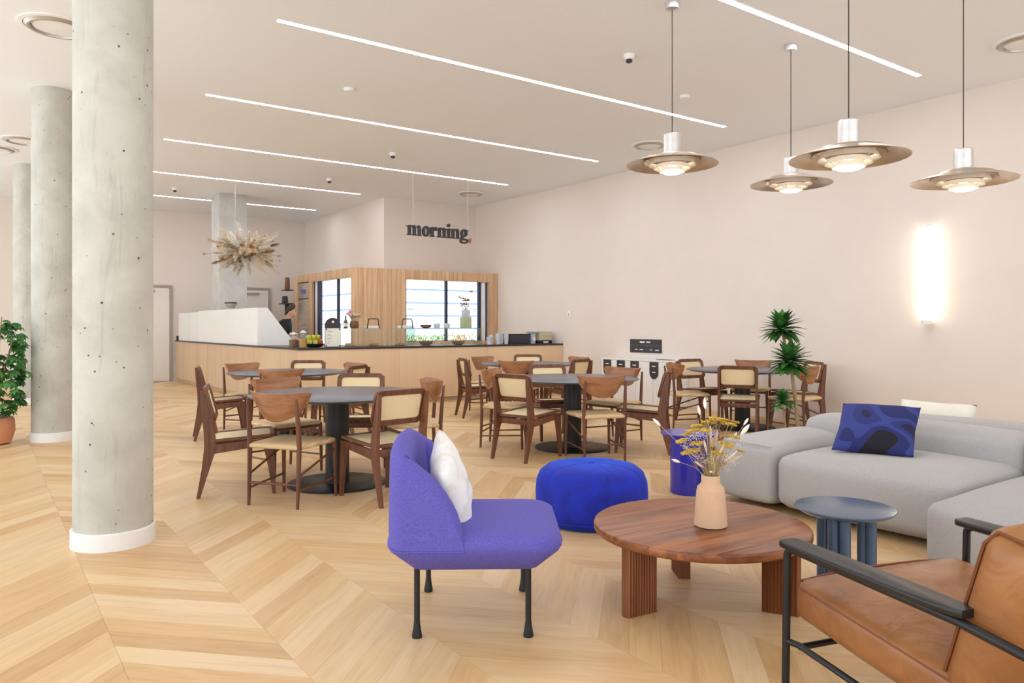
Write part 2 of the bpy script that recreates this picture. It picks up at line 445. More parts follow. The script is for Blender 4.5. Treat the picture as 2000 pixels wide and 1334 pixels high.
s_, c_ = math.sin(YAW), math.cos(YAW)
spots = []
X0 = 0.445
for k in range(-9, 17):
    sg = -1 if k % 2 == 0 else 1
    x = X0 + k * PW
    y = YF + (0 if sg > 0 else PW) + ((k * 0.618) % 1) * 0.0 + 0.05
    while y < YB + (0 if sg < 0 else -PW):
        cx, cy = x + PW / 2, y + sg * PW / 2 + PP / 2
        Z = cx * s_ + cy * c_
        vis = False
        if Z > 1.5:
            px = 1000 + 1456.57 * (cx * c_ - cy * s_) / Z; py = 635 + 1456.57 * 1.3 / Z
            vis = -60 < px < 2060 and py < 1400
        spots.append((0 if vis else 1, Z, x, y, sg)); y += PP
spots.sort()
for i, (nv, Z, x, y, sg) in enumerate(spots[:300]):
    o = bpy.data.objects.new('plank', pm[sg]); COL.objects.link(o); o.parent = floor; o.location = (x, y, 0)
VS, FS, SG = [], [], []
for nv, Z, x, y, sg in spots[300:]:
    vs, fs = plank_mesh(sg); o_ = len(VS)
    VS += [(a + x, b_ + y, c) for a, b_, c in vs]; FS += [tuple(i + o_ for i in f) for f in fs]; SG.append((vs, sg))
me = bpy.data.meshes.new('planks'); me.from_pydata(VS, [], FS); me.update(); me.materials.append(MT('oak_floor'))
uvl = me.uv_layers.new(name='UVMap')
for p in me.polygons:
    for li in p.loop_indices:
        vi = me.loops[li].vertex_index; vs, sg = SG[vi // 8]; x, y, z = vs[vi % 8]
        uvl.data[li].uv = (x * 1.414, (y - sg * x) * 0.707 + z)
o = bpy.data.objects.new('planks', me); COL.objects.link(o); o.parent = floor; o['kind'] = 'stuff'

struct(MB().b2((XL, YF, CH), (1.6, YB + .2, CH + .2)).build('ceiling', 'ceiling_plaster', smooth=None))
struct(MB().b2((1.6, YF, CH - .0004), (XR + .2, YB + .2, CH + .2)).build('ceiling', 'ceiling_perforated', smooth=None))
struct(MB().b2((XR, YF, -0.2), (XR + .2, YB + .2, CH)).build('wall_right', 'wall_paint', smooth=None))
struct(MB().b2((XL, YB, -0.2), (XR, YB + .2, CH)).build('wall_back', 'wall_paint', smooth=None))
struct(MB().b2((2.0, YB - .015, 0), (2.72, YB, 0.09)).build('baseboard_back', 'white_paint', smooth=None))
# glazed facades outside the picture: sill, head and posts, open to the daylight
fa = MB(); fa.b2((XL - .2, YF, -0.2), (XL, YB, 0.25)); fa.b2((XL - .2, YF, 3.65), (XL, YB, CH))
for y in range(0, 10): fa.b2((XL - .2, YF + 0.05 + y * 2.5, 0.25), (XL, YF + .2 + y * 2.5, 3.65))
struct(fa.build('wall_left', 'wall_white', smooth=None))
fa = MB(); fa.b2((XL, YF - .2, -0.2), (XR, YF, 0.25)); fa.b2((XL, YF - .2, 3.65), (XR, YF, CH))
for x in range(0, 6): fa.b2((XL + x * 2.6, YF - .2, 0.25), (XL + .15 + x * 2.6, YF, 3.65))
struct(fa.build('wall_front', 'wall_white', smooth=None))
# plaster block standing on the timber kitchen
struct(MB().b2((6.82, 14.12, 2.40), (XR, YB, CH)).build('wall_kitchen_upper', 'wall_paint', smooth=None))

# doors in the back wall
def door(n, x0, x1, closer):
    d = struct(MB().b2((x0, YB - .03, 0.01), (x1, YB, 2.16)).build('door_%d' % n, 'door_paint', smooth=None))
    MB().b2((x0 - .06, YB - .045, 0), (x0 - .005, YB, 2.165)).build('door_frame', 'door_frame_grey', d, None)
    MB().b2((x1 + .005, YB - .045, 0), (x1 + .06, YB, 2.165)).build('door_frame', 'door_frame_grey', d, None)
    MB().b2((x0 - .06, YB - .045, 2.165), (x1 + .06, YB, 2.225)).build('door_frame', 'door_frame_grey', d, None)
    cl = MB().box(((x0 + x1) / 2 + closer, YB - .06, 2.08), (0.42, .06, .05), .008).build('door_closer', 'steel', d)
    for z in (.25, 1.1, 1.95): MB().tube([(x1 + .002, YB - .04, z - .05), (x1 + .002, YB - .04, z + .05)], .012, 8).build('hinge', 'steel', d)
    MB().tube([(x0 + .08, YB - .03, 1.03), (x0 + .08, YB - .08, 1.03), (x0 + .2, YB - .08, 1.03)], .01, 8).build('door_handle', 'steel', d)
door(1, 2.78, 3.58, -0.12)
door(2, 5.0, 5.86, -0.02)

# concrete columns
def column(x, y, r, label, skirt=.013):
    t = thing('concrete_column', label, 'column', (x, y, 0), group='round concrete columns')
    MB().lathe([(r, .012), (r, CH)], 64).build('shaft', 'concrete', t)
    MB().lathe([(r, 0), (r + skirt, 0), (r + skirt, .098), (r + skirt - .004, .102), (r, .102)], 64, cap=False).build('base_skirt', 'white_paint', t)
    return t
column(.655, 5.03, .215, 'large round concrete column nearest the camera, with a white base ring')
column(.68, 9.9, .215, 'round concrete column second in the row, beside the bushy potted plant')
column(.66, 14.75, .215, 'narrow-looking round concrete column farthest back in the row at left')
t = thing('square_column', 'square pale concrete column rising behind the white screens on the counter', 'column', (4.17, 15.83, 0))
MB().b2((-.27, -.31, .0), (.27, .31, CH), .012).build('shaft', 'concrete_grey', t)

# timber kitchen with board cladding
KX, KY, KH = 5.76, 13.24, 2.40
KX1 = 9.08; KY1 = 16.5
OPX = (6.88, 8.86); OPZ = (.97, 2.21)       # opening in the front face
OPY = (13.36, 15.40); OPZ2 = (.90, 2.22)    # opening in the side face
SPY = (15.56, 16.27)                        # steel cupboard niche
kb = MB()
kb.b2((KX + .02, KY + .015, 0), (OPX[0], KY + .12, KH)); kb.b2((OPX[1], KY + .015, 0), (KX1, KY + .12, KH))
kb.b2((OPX[0], KY + .015, 0), (OPX[1], KY + .12, OPZ[0])); kb.b2((OPX[0], KY + .015, OPZ[1]), (OPX[1], KY + .12, KH))
kb.b2((KX + .015, KY + .12, 0), (KX + .12, OPY[0], KH)); kb.b2((KX + .015, OPY[1], 0), (KX + .12, KY1, KH))
kb.b2((KX + .015, OPY[0], 0), (KX + .12, OPY[1], OPZ2[0])); kb.b2((KX + .015, OPY[0], OPZ2[1]), (KX + .12, OPY[1], KH))
kb.b2((KX + .12, KY1 - .1, 0), (KX1, KY1, KH))
kb.b2((KX + .015, KY + .12, KH - .06), (KX1, KY1, KH - .002))
kit = struct(kb.build('wall_kitchen', 'oak_board', smooth=None))
bw = .1
def board(lo, hi): MB().b2(lo, hi, .003).build('board', 'oak_board', kit, 30)
n = 33; step = (KX1 - KX) / n
for i in range(n):
    x0, x1 = KX + i * step + .0015, KX + (i + 1) * step - .0015; xc = (x0 + x1) / 2
    if OPX[0] < xc < OPX[1]:
        board((x0, KY, 0.0), (x1, KY + .014, OPZ[0])); board((x0, KY, OPZ[1]), (x1, KY + .014, KH))
    else: board((x0, KY, 0.0), (x1, KY + .014, KH))
n = 32; step = (KY1 - KY) / n
for i in range(n):
    y0, y1 = KY + .015 + i * step + .0015, KY + .015 + (i + 1) * step - .0015; yc = (y0 + y1) / 2
    if OPY[0] < yc < OPY[1]:
        board((KX, y0, 0.0), (KX + .014, y1, OPZ2[0])); board((KX, y0, OPZ2[1]), (KX + .014, y1, KH))
    elif SPY[0] < yc < SPY[1]: board((KX, y0, 2.24), (KX + .014, y1, KH))
    else: board((KX, y0, 0.0), (KX + .014, y1, KH))

# serving hatch windows
w1 = struct(MB().b2((OPX[0], KY + .02, OPZ[0] - .02), (OPX[1], KY + .12, OPZ[0])).build('window_1', 'oak_board', smooth=None))
for x, wd, m in ((OPX[0] + .012, .03, 'frame_navy'), (7.83, .055, 'frame_navy'), (8.64, .07, 'frame_navy'), (8.82, .03, 'frame_navy'), (8.73, .07, 'white_paint')):
    MB().box((x, KY + .07, (OPZ[0] + OPZ[1]) / 2), (wd, .05, OPZ[1] - OPZ[0]), .004).build('frame_post', m, w1)
for x0, x1 in ((OPX[0] + .03, 7.80), (7.86, 8.60)):
    MB().b2((x0, KY + .066, OPZ[0]), (x1, KY + .072, OPZ[1])).build('pane', 'glass', w1, None)
for x in (7.0, 8.55): MB().box((x, KY + .06, 1.62), (.12, .02, .02), .004).build('pull_handle', 'wire_pale', w1)
w2 = struct(MB().b2((KX + .02, OPY[0], OPZ2[0] - .02), (KX + .12, OPY[1], OPZ2[0])).build('window_2', 'oak_board', smooth=None))
for y, wd, m in ((15.37, .05, 'frame_navy'), (15.28, .1, 'white_paint'), (15.12, .16, 'frame_navy'), (14.12, .05, 'frame_navy'), (13.4, .03, 'white_paint')):
    MB().box((KX + .07, y, (OPZ2[0] + OPZ2[1]) / 2), (.05, wd, OPZ2[1] - OPZ2[0]), .004).build('frame_post', m, w2)
for y0, y1 in ((13.42, 14.09), (14.15, 15.03)):
    MB().b2((KX + .066, y0, OPZ2[0]), (KX + .072, y1, OPZ2[1])).build('pane', 'glass', w2, None)
# glowing panels added behind the hatch glass to brighten the kitchen, with bluish bars
w3 = struct(MB().b2((6.34, 14.0, .80), (9.05, 14.04, 2.33)).build('glow_panel_back', 'kitchen_glow', smooth=None))
for z in (1.23, 1.50, 1.77, 2.05): MB().b2((6.34, 13.95, z - .018), (9.05, 13.99, z + .018)).build('bluish_bar', 'shelf_blue', w3, None)
w4 = struct(MB().b2((6.28, 13.45, .80), (6.32, 16.38, 2.33)).build('glow_panel_side', 'kitchen_glow', smooth=None))  # second added glow panel, behind the side opening
for z in (1.32, 1.62, 1.95): MB().b2((6.24, 13.45, z - .016), (6.275, 16.38, z + .016)).build('bluish_bar', 'shelf_blue', w4, None)
# ------------------------------------------------------------------ counter, screens, ceiling fittings, wall fittings
CT = 0.95
def runx(y): return 3.92 - (y - 11.05) * 0.0276
t = thing('counter', 'pale timber serving counter with long front and left run', 'counter', (0, 0, 0))
xs = [3.92, 5.62, 7.36, 9.075]
for a, b_ in zip(xs, xs[1:]): MB().b2((a + .001, 11.05, .075), (b_ - .001, 11.07, CT - .03), .002).build('front_panel', 'counter_ply', t, 30)
ys = [11.07, 14.7, 18.6]
for a, b_ in zip(ys, ys[1:]):
    MB().add([(runx(a), a, .075), (runx(b_) , b_, .075), (runx(b_) + .02, b_, .075), (runx(a) + .02, a, .075),
              (runx(a), a, CT - .03), (runx(b_), b_, CT - .03), (runx(b_) + .02, b_, CT - .03), (runx(a) + .02, a, CT - .03)],
             [(0, 1, 2, 3), (7, 6, 5, 4), (0, 4, 5, 1), (1, 5, 6, 2), (2, 6, 7, 3), (3, 7, 4, 0)]).build('side_panel', 'counter_ply_side', t, None)
MB().b2((4.0, 11.11, 0), (9.075, 11.7, .075)).build('plinth', 'counter_ply_side', t, None)
MB().add([(runx(11.2) + .05, 11.2, 0), (runx(18.6) + .05, 18.6, 0), (runx(18.6) + .07, 18.6, 0), (runx(11.2) + .07, 11.2, 0), (runx(11.2) + .05, 11.2, .075), (runx(18.6) + .05, 18.6, .075), (runx(18.6) + .07, 18.6, .075), (runx(11.2) + .07, 11.2, .075)],
         [(0, 1, 2, 3), (7, 6, 5, 4), (0, 4, 5, 1), (1, 5, 6, 2), (2, 6, 7, 3), (3, 7, 4, 0)]).build('plinth', 'counter_ply_side', t, None)
MB().b2((4.44, 11.68, .0), (9.075, 11.7, CT - .03)).build('back_panel', 'counter_ply_side', t, None)
# one continuous black worktop in an L
pl = [(3.905, 11.035), (9.078, 11.035), (9.078, 11.72), (4.44, 11.72), (4.44, 15.48), (3.87, 15.48), (3.87, 16.18), (4.44, 16.18), (4.40, 18.65), (runx(18.65) - .015, 18.65)]
tag(MB().prism(pl, CT - .03, CT).build('worktop', 'black_top', smooth=None), 'thin black worktop running along the whole L-shaped counter', 'worktop')
# white screens standing on the left run
t = thing('counter_screen', 'long white boxed screen with slanted end hiding the coffee machine', 'screen', (0, 0, 0))
prof = [(-.01, CT), (.60, CT), (.60, 1.02), (.16, 1.60), (-.01, 1.60)]
MB().loft([[Vector((runx(y) + .02 + x, y, z)) for x, z in prof] for y in (12.93, 15.48)]).build('box', 'white_paint', t, None)
prof = [(-.01, CT), (.045, CT), (.045, 1.60), (-.01, 1.60)]
MB().loft([[Vector((runx(y) + .02 + x, y, z)) for x, z in prof] for y in (15.48, 16.70)]).build('front_panel', 'white_paint', t, None)
t = thing('glass_screen', 'frosted whitish glass screen at the far left end of the counter', 'screen', (0, 0, 0))
for a, b_ in ((16.74, 17.55), (17.57, 18.45)): MB().add([(runx(y) + .02 + dx, y, z) for z in (CT, 1.575) for y, dx in ((a, 0), (b_, 0), (b_, .015), (a, .015))], [(0, 1, 2, 3), (7, 6, 5, 4), (0, 4, 5, 1), (1, 5, 6, 2), (2, 6, 7, 3), (3, 7, 4, 0)]).build('panel', 'wall_white', t, None)
MB().b2((runx(18.5) - .02, 18.45, CT), (runx(18.5) + .03, 18.5, 1.05)).build('clamp', 'metal_black', t)
t = thing('coffee_grinder', 'small glass coffee hopper with dark lid on top of the white screen', 'coffee hopper', (runx(14.75) + .10, 14.75, 1.601))
MB().lathe([(.05, 0), (.085, .01), (.085, .02), (.06, .03), (.11, .10), (.11, .11)], 20).build('hopper', 'steel', t); MB().lathe([(.115, .112), (.115, .135), (.03, .14)], 20).build('lid', 'metal_black', t)

# steel cupboard in the niche of the timber kitchen
t = thing('steel_cupboard', 'tall brushed steel cupboard with small purple logo set in the timber wall', 'cupboard', (0, 0, 0))
MB().b2((KX + .003, SPY[0] + .03, .1), (KX + .014, SPY[1] - .03, 1.86), .003).build('door', 'steel_brushed', t)
MB().b2((KX + .003, SPY[0] + .03, 1.885), (KX + .014, SPY[1] - .03, 2.215), .003).build('upper_door', 'steel_brushed', t)
MB().b2((KX - .002, SPY[0] + .03, 1.862), (KX + .012, SPY[1] - .03, 1.882)).build('gap_rail', 'metal_dark', t, None)
MB().b2((KX - .002, SPY[0] + .03, 2.217), (KX + .012, SPY[1] - .03, 2.237)).build('top_rail', 'metal_dark', t, None)
lg = None
for k in range(4):
    y = 16.03 - k * .08
    lo = MB().tube([(KX + .001, y + .02 * math.cos(a), 2.03 + .045 * math.sin(a)) for a in [2 * PI * q / 12 for q in range(13 if k in (0, 2) else 10)]], .007, 6).build('logo_letter', 'purple_print', t)
t = thing('wall_shelf', 'little dark shelf with brown pots at the back end of timber kitchen', 'shelf', (5.62, 16.62, 0))
MB().box((0, 0, 1.78), (.24, .3, .03), .005).build('board', 'metal_dark', t); MB().box((.02, 0, 1.66), (.1, .03, .22), .004).build('bracket', 'metal_dark', t)
o = MB().lathe([(.05, 0), (.07, .02), (.06, .14), (.05, .16)], 16).build('pot', 'metal_dark', t); o.location = (-.03, 0, 1.795)
o = MB().lathe([(.05, 0), (.06, .03), (.05, .26), (.04, .28)], 16).build('pot', 'bowl_brown', t); o.location = (.03, .02, 2.1)
MB().box((.03, .02, 2.085), (.2, .26, .025), .004).build('board', 'metal_dark', t)

# linear ceiling lights
LS = [(3.93, 2.1, 8.12, 'nearest long ceiling light strip, cut off by the top right frame edge'), (6.45, 2.1, 8.1, 'longest-looking ceiling light strip, ending above the leftmost pendant lamp'),
      (9.0, 2.11, 8.13, 'second ceiling light strip from the big column, above the front tables'), (11.5, 2.13, 8.11, 'ceiling light strip above the counter front'),
      (14.05, 2.15, 6.26, 'short-looking ceiling light strip just above the hanging dried flowers'), (16.6, 2.15, 6.3, 'farthest ceiling light strip, passing behind the square column')]
for y, x0, x1, lb in LS:
    t = thing('light_strip', lb, 'ceiling light', (0, y, CH - .0006), group='linear ceiling lights')
    MB().b2((x0, -.034, -.006), (x1, .034, .0)).build('housing', 'white_paint', t, None)
    MB().b2((x0 + .006, -.029, -.0066), ((x0 + x1) / 2 - .002, .029, -.0062)).build('diffuser', 'strip_glow', t, None)
    MB().b2(((x0 + x1) / 2 + .002, -.029, -.0066), (x1 - .006, .029, -.0062)).build('diffuser', 'strip_glow', t, None)
# round air diffusers
def vent(x, y, r, lb):
    t = thing('air_diffuser', lb, 'air vent', (x, y, CH - .0006), group='round ceiling air diffusers')
    MB().lathe([(r, 0), (r, -.010), (r - .04, -.014), (r - .045, 0)], 48, cap=False).build('rim', 'white_paint', t)
    MB().lathe([(r - .045, -.012), (r - .07, -.034), (r - .09, -.034), (r - .10, -.001)], 48, cap=False).build('slot', 'steel', t)
    MB().lathe([(0.002, -.025), (r * .62, -.020), (r * .66, -.008), (r * .6, 0)], 48, cap=False).build('disc', 'white_paint', t)
vent(.56, 7.72, .30, 'big round air diffuser on ceiling between the two front columns')
vent(.52, 12.75, .30, 'round air diffuser on ceiling behind the second column, beside it')
vent(.18, 13.6, .30, 'round air diffuser cut by the left frame edge')
vent(8.02, 7.75, .27, 'round air diffuser on ceiling partly behind the leftmost pendant')
vent(8.05, 12.7, .27, 'round air diffuser on ceiling above the hanging word sign')
vent(7.95, 2.88, .27, 'round air diffuser cut by the right frame edge near top')
for x, y, lb in ((5.18, 5.28, 'dark-tipped ceiling sensor left of the leftmost pendant cord'), (5.18, 10.41, 'dark-tipped ceiling sensor between the second and third light strips'),
                 (5.15, 12.9, 'dark-tipped ceiling sensor above the hanging dried flowers to the right'), (3.07, 15.5, 'dark-tipped ceiling sensor near the big column edge')):
    t = thing('ceiling_sensor', lb, 'sensor', (x, y, CH - .0006), group='dark-tipped ceiling sensors')
    MB().lathe([(.055, 0), (.055, -.02), (.03, -.05)], 20).build('base', 'white_paint', t); MB().lathe([(.032, -.045), (.032, -.07), (.02, -.08)], 16).build('tip', 'metal_dark', t)
for x, y, lb in ((3.37, 7.86, 'flat white smoke detector between the two front light strips at left'), (6.63, 5.85, 'flat white smoke detector near the leftmost pendant')):
    t = thing('smoke_detector', lb, 'smoke detector', (x, y, CH - .0006), group='white smoke detectors')
    MB().lathe([(.06, 0), (.06, -.012), (.045, -.03), (.01, -.034)], 24).build('shell', 'ceiling_plaster', t); MB().lathe([(.062, -.0), (.062, -.004)], 24).build('base', 'white_paint', t)

# pendant lamps: broad satin brim, neck, stepped louvre rings, cord, ceiling rose
def pendant(x, y, z, lb):
    t = thing('pendant_lamp', lb, 'pendant lamp', (x, y, z), group='four aluminium pendant lamps')
    R_ = .372
    # brim: shallow dome, thin sheet
    up = [(.068, .085), (.10, .078), (.15, .062), (.22, .040), (.30, .016), (R_, -.012)]
    dn = [(r - .002, zz - .004) for r, zz in reversed(up)]
    MB().lathe(up + dn, 64, cap=False).build('brim', 'lamp_satin', t)
    MB().lathe([(.0675, .06), (.0675, .232), (.062, .238), (.01, .238)], 40, cap=False).build('neck', 'aluminium', t)
    # louvre rings, each lower and smaller than the one above
    for k, (r, zz, h) in enumerate(((.235, .030, .040), (.195, .000, .036), (.150, -.030, .034), (.105, -.056, .032))):
        q = .022
        MB().lathe([(r, zz - h * .5), (r - q, zz + h * .5), (r - q - .003, zz + h * .5), (r - .004, zz - h * .5)], 56, cap=False).build('louvre_ring', 'lamp_satin' if k == 0 else 'lamp_white', t)
    MB().lathe([(.002, -.094), (.068, -.086), (.082, -.072), (.082, -.060), (.002, -.060)], 40, cap=False).build('diffuser_cup', 'lamp_glow', t)
    MB().lathe([(.03, -.058), (.03, .0)], 20).build('bulb', 'lamp_glow', t)
    for k in range(3):
        a = k * 2 * PI / 3 + .4
        MB().tube([(.085 * math.cos(a), .085 * math.sin(a), -.062), (.225 * math.cos(a), .225 * math.sin(a), .04)], .0025, 6).build('louvre_strut', 'aluminium', t)
    MB().tube([(0, 0, .236), (0, 0, CH - z - .05)], .0042, 8).build('cord', 'cord_dark', t)
    MB().lathe([(.012, CH - z - .065), (.055, CH - z - .055), (.06, CH - z - .03), (.06, CH - z - .004)], 32).build('ceiling_rose', 'aluminium', t)
pendant(4.63, 4.22, 2.63, 'leftmost aluminium pendant lamp with wide brim')
pendant(6.25, 4.21, 2.645, 'aluminium pendant lamp seen smallest, partly behind a nearer one')
pendant(4.66, 2.71, 2.41, 'largest-looking aluminium pendant lamp, nearest the camera')
pendant(6.25, 2.69, 2.435, 'rightmost aluminium pendant lamp near the frame edge')

# tube lamp on the right wall
t = thing('wall_lamp', 'glowing vertical tube lamp on the beige right wall', 'wall lamp', (XR, 4.28, 0))
MB().tube([(-.075, 0, 1.36), (-.075, 0, 2.45)], .045, 24).build('tube', 'wall_lamp_glow', t)
MB().lathe([(.055, 1.315), (.055, 1.36)], 24, (-.075, 0, 0)).build('lower_cap', 'white_paint', t); MB().lathe([(.055, 2.45), (.055, 2.47)], 24, (-.075, 0, 0)).build('upper_cap', 'white_paint', t)
MB().b2((-.03, -.03, 1.5), (0, .03, 2.3)).build('back_plate', 'white_paint', t, None)
# wall sign, bin cabinet, switch
t = thing('wall_sign', 'black rectangular recycling sign on the wall above the bins', 'sign', (XR, 8.86, .95))
MB().box((-.008, 0, 0), (.014, .72, .225), .003).build('plate', 'sign_black', t)
def marks(par, rows, x):
    for y, z, ww, hh in rows: MB().box((x, y, z), (.002, ww, hh)).build('printed_mark', 'white_print', par, None)
marks(t, [(.07, .066, .11, .024), (-.07, .066, .09, .020)], -.016)
for k, y in enumerate((.30, .21, .09, -.02, -.13, -.27)):
    MB().tube([(-.016, y + .03 * math.cos(a) * (1 + .4 * (k % 2)), .0 + .018 * math.sin(a)) for a in [2 * PI * q / 10 for q in range(8)]], .002, 5).build('printed_mark', 'print_grey', t)
marks(t, [(.21, -.06, .06, .014), (.09, -.062, .08, .012), (-.13, -.062, .06, .010), (-.27, -.066, .08, .015)], -.016)
t = thing('bin_cabinet', 'white recycling bin cabinet with black tags against the right wall', 'bin cabinet', (8.72, 8.75, 0))
MB().b2((0.012, -.80, .02), (.355, .80, .72)).build('body', 'white_paint', t, None)
MB().b2((-.005, -.82, .72), (.355, .82, .745), .002).build('top', 'white_paint', t, None)
for k in range(4):
    y = .60 - k * .40
    MB().b2((0, y - .195, .03), (.012, y + .195, .71), .002).build('door', 'white_paint', t, None)
    cy = (.66, .33, .01, -.42)[k]
    pts = [(cy - .095, .712), (cy + .095, .712)] + [(cy + .095 * math.cos(a), .54 + .10 * math.sin(a)) for a in [-q * PI / 10 for q in range(0, 11)]]
    tg = MB().prism([(p[0], p[1]) for p in pts], 0, .005, lambda v: Vector((-.001 - v.z, v.x, v.y))).build('black_tag', 'sign_black', t, None)
    MB().box((-.008, cy, .645), (.002, .08, .014)).build('printed_mark', 'white_print', tg, None)
    MB().box((-.008, cy, .55), (.002, .07, .012)).build('printed_mark', 'white_print', tg, None)
MB().b2((.08, -.66, .7455), (.22, -.38, .752), .002).build('bin_slot', 'metal_dark', t)
t = thing('wall_switch', 'small white switch on the right wall near the counter end', 'switch', (XR, 10.85, 1.5))
MB().box((-.008, 0, 0), (.014, .085, .14), .004).build('plate', 'white_paint', t); MB().box((-.017, 0, .0), (.006, .03, .05), .002).build('rocker', 'steel', t)

# hanging word sign: each letter an extruded outline of its own
def letter(par, outlines, dx, m='sign_black'):
    cu = bpy.data.curves.new('letter', 'CURVE'); cu.dimensions = '2D'; cu.fill_mode = 'BOTH'; cu.extrude = .02
    for pts in outlines:
        sp = cu.splines.new('POLY'); sp.points.add(len(pts) - 1); sp.use_cyclic_u = True
        for q, (x, y) in zip(sp.points, pts): q.co = (x, y, 0, 1)
    tmp = bpy.data.objects.new('tmp', cu); COL.objects.link(tmp)
    me = bpy.data.meshes.new_from_object(tmp.evaluated_get(bpy.context.evaluated_depsgraph_get()))
    bpy.data.objects.remove(tmp); me.name = 'letter'; me.materials.clear(); me.materials.append(MT(m))
    o = bpy.data.objects.new('letter', me); COL.objects.link(o); o.parent = par; o.location = (dx, 0, 0); o.rotation_euler = (PI / 2, 0, 0)
    return o
def arc(cx, cy, rx, ry, a0, a1, n=10): return [(cx + rx * math.cos(math.radians(a0 + (a1 - a0) * k / n)), cy + ry * math.sin(math.radians(a0 + (a1 - a0) * k / n))) for k in range(n + 1)]
S_ = .30       # stem thickness in x-height units
def l_n(arches):
    o = [(-.08, 0), (.40, 0), (.40, .10), (.34, .12), (.34, .72)]
    x = .34
    for k in range(arches):
        o += arc(x + .13, .72, .13, .12, 180, 60, 6)[1:]
        o += [(x + .25, .70), (x + .25, .12), (x + .20, .10), (x + .20, 0), (x + .62, 0), (x + .62, .10), (x + .55, .12), (x + .55, .70)]
        if k < arches - 1: x += .55
    o += arc(x + .30, .70, .25, .32, 0, 100, 9)[1:]
    for k in range(arches - 1):
        o += [(x + .10, .94), (x + .0, .86)]; x -= .55
        o += arc(x + .30, .70, .24, .32, 40, 100, 6)
    o += [(x + .10, .95), (.34, .86), (.34, 1.0), (.22, 1.0), (-.08, .92), (-.08, .82), (.04, .80), (.04, .12), (-.08, .10)]
    return [o]
l_o = [arc(.42, .5, .44, .53, 0, 360, 32)[:-1], arc(.42, .5, .13, .40, 0, 360, 24)[:-1]]
l_r = [[(-.08, 0), (.46, 0), (.46, .10), (.34, .12), (.34, .62)] + arc(.46, .62, .10, .16, 180, 90, 5) + arc(.60, .74, .13, .13, 215, 360, 8) + arc(.58, .82, .16, .2, 0, 110, 7) + [(.40, .92), (.34, .82), (.34, 1.0), (.22, 1.0), (-.08, .92), (-.08, .82), (.04, .80), (.04, .12), (-.08, .10)]]
l_i = [[(-.08, 0), (.42, 0), (.42, .10), (.34, .12), (.34, 1.0), (.22, 1.0), (-.08, .92), (-.08, .82), (.04, .80), (.04, .12), (-.08, .10)], arc(.18, 1.28, .18, .18, 0, 360, 20)[:-1]]
l_g = [[(.90, 1.02), (.90, .88), (.80, .84)] + arc(.42, .62, .40, .40, 10, -90, 8) + [(.30, .18), (.34, .10), (.70, .06)] + arc(.62, -.18, .30, .24, 90, -60, 8) + arc(.42, -.22, .48, .24, -60, -180, 8) + arc(.10, -.10, .16, .14, 180, 100, 4) + [(.02, .14), (.10, .26)] + arc(.42, .62, .40, .42, 230, 60, 10) + [(.70, .96)],
       arc(.42, .62, .12, .30, 0, 360, 20)[:-1], arc(.46, -.20, .30, .09, 0, 360, 18)[:-1]]
l_c = [arc(.16, .0, .16, .17, 20, 270, 12) + [(.16, -.16), (.10, -.34), (.20, -.36), (.30, -.16), (.33, .02)]]
sg = thing('hanging_word_sign', 'black lettering reading morning, hung on two thin wires from the ceiling', 'sign', (5.715, 10.99, 2.785))
XH = .168; x = 0.02
for ol, adv in ((l_n(2), 1.62), (l_o, .93), (l_r, .84), (l_n(1), 1.07), (l_i, .52), (l_n(1), 1.07), (l_g, .98), (l_c, .3)):
    letter(sg, [[(p[0] * XH, p[1] * XH) for p in q] for q in ol], x, 'comma_orange' if ol is l_c else 'sign_black'); x += adv * XH
for wx in (.12, 1.19): MB().tube([(wx, 0, XH * .9), (wx, 0, CH - 2.785 - .004)], .003, 6).build('wire', 'wire_pale', sg)
# ------------------------------------------------------------------ round black tables and walnut chairs
def make_table():
    t = thing('round_table', '', 'table')
    MB().lathe([(.62, .712), (.69, .728), (.70, .734), (.70, .738), (.696, .741), (.01, .741)], 72, cap=False).build('table_top', 'table_black', t)
    MB().lathe([(.01, .7115), (.60, .7115), (.62, .7118)], 72, cap=False).build('underside', 'metal_black', t)
    MB().lathe([(.096, .013), (.096, .71)], 40).build('pedestal', 'metal_black', t)
    MB().lathe([(.40, 0), (.40, .010), (.395, .0135), (.01, .014)], 64).build('base_plate', 'metal_black', t)
    return t

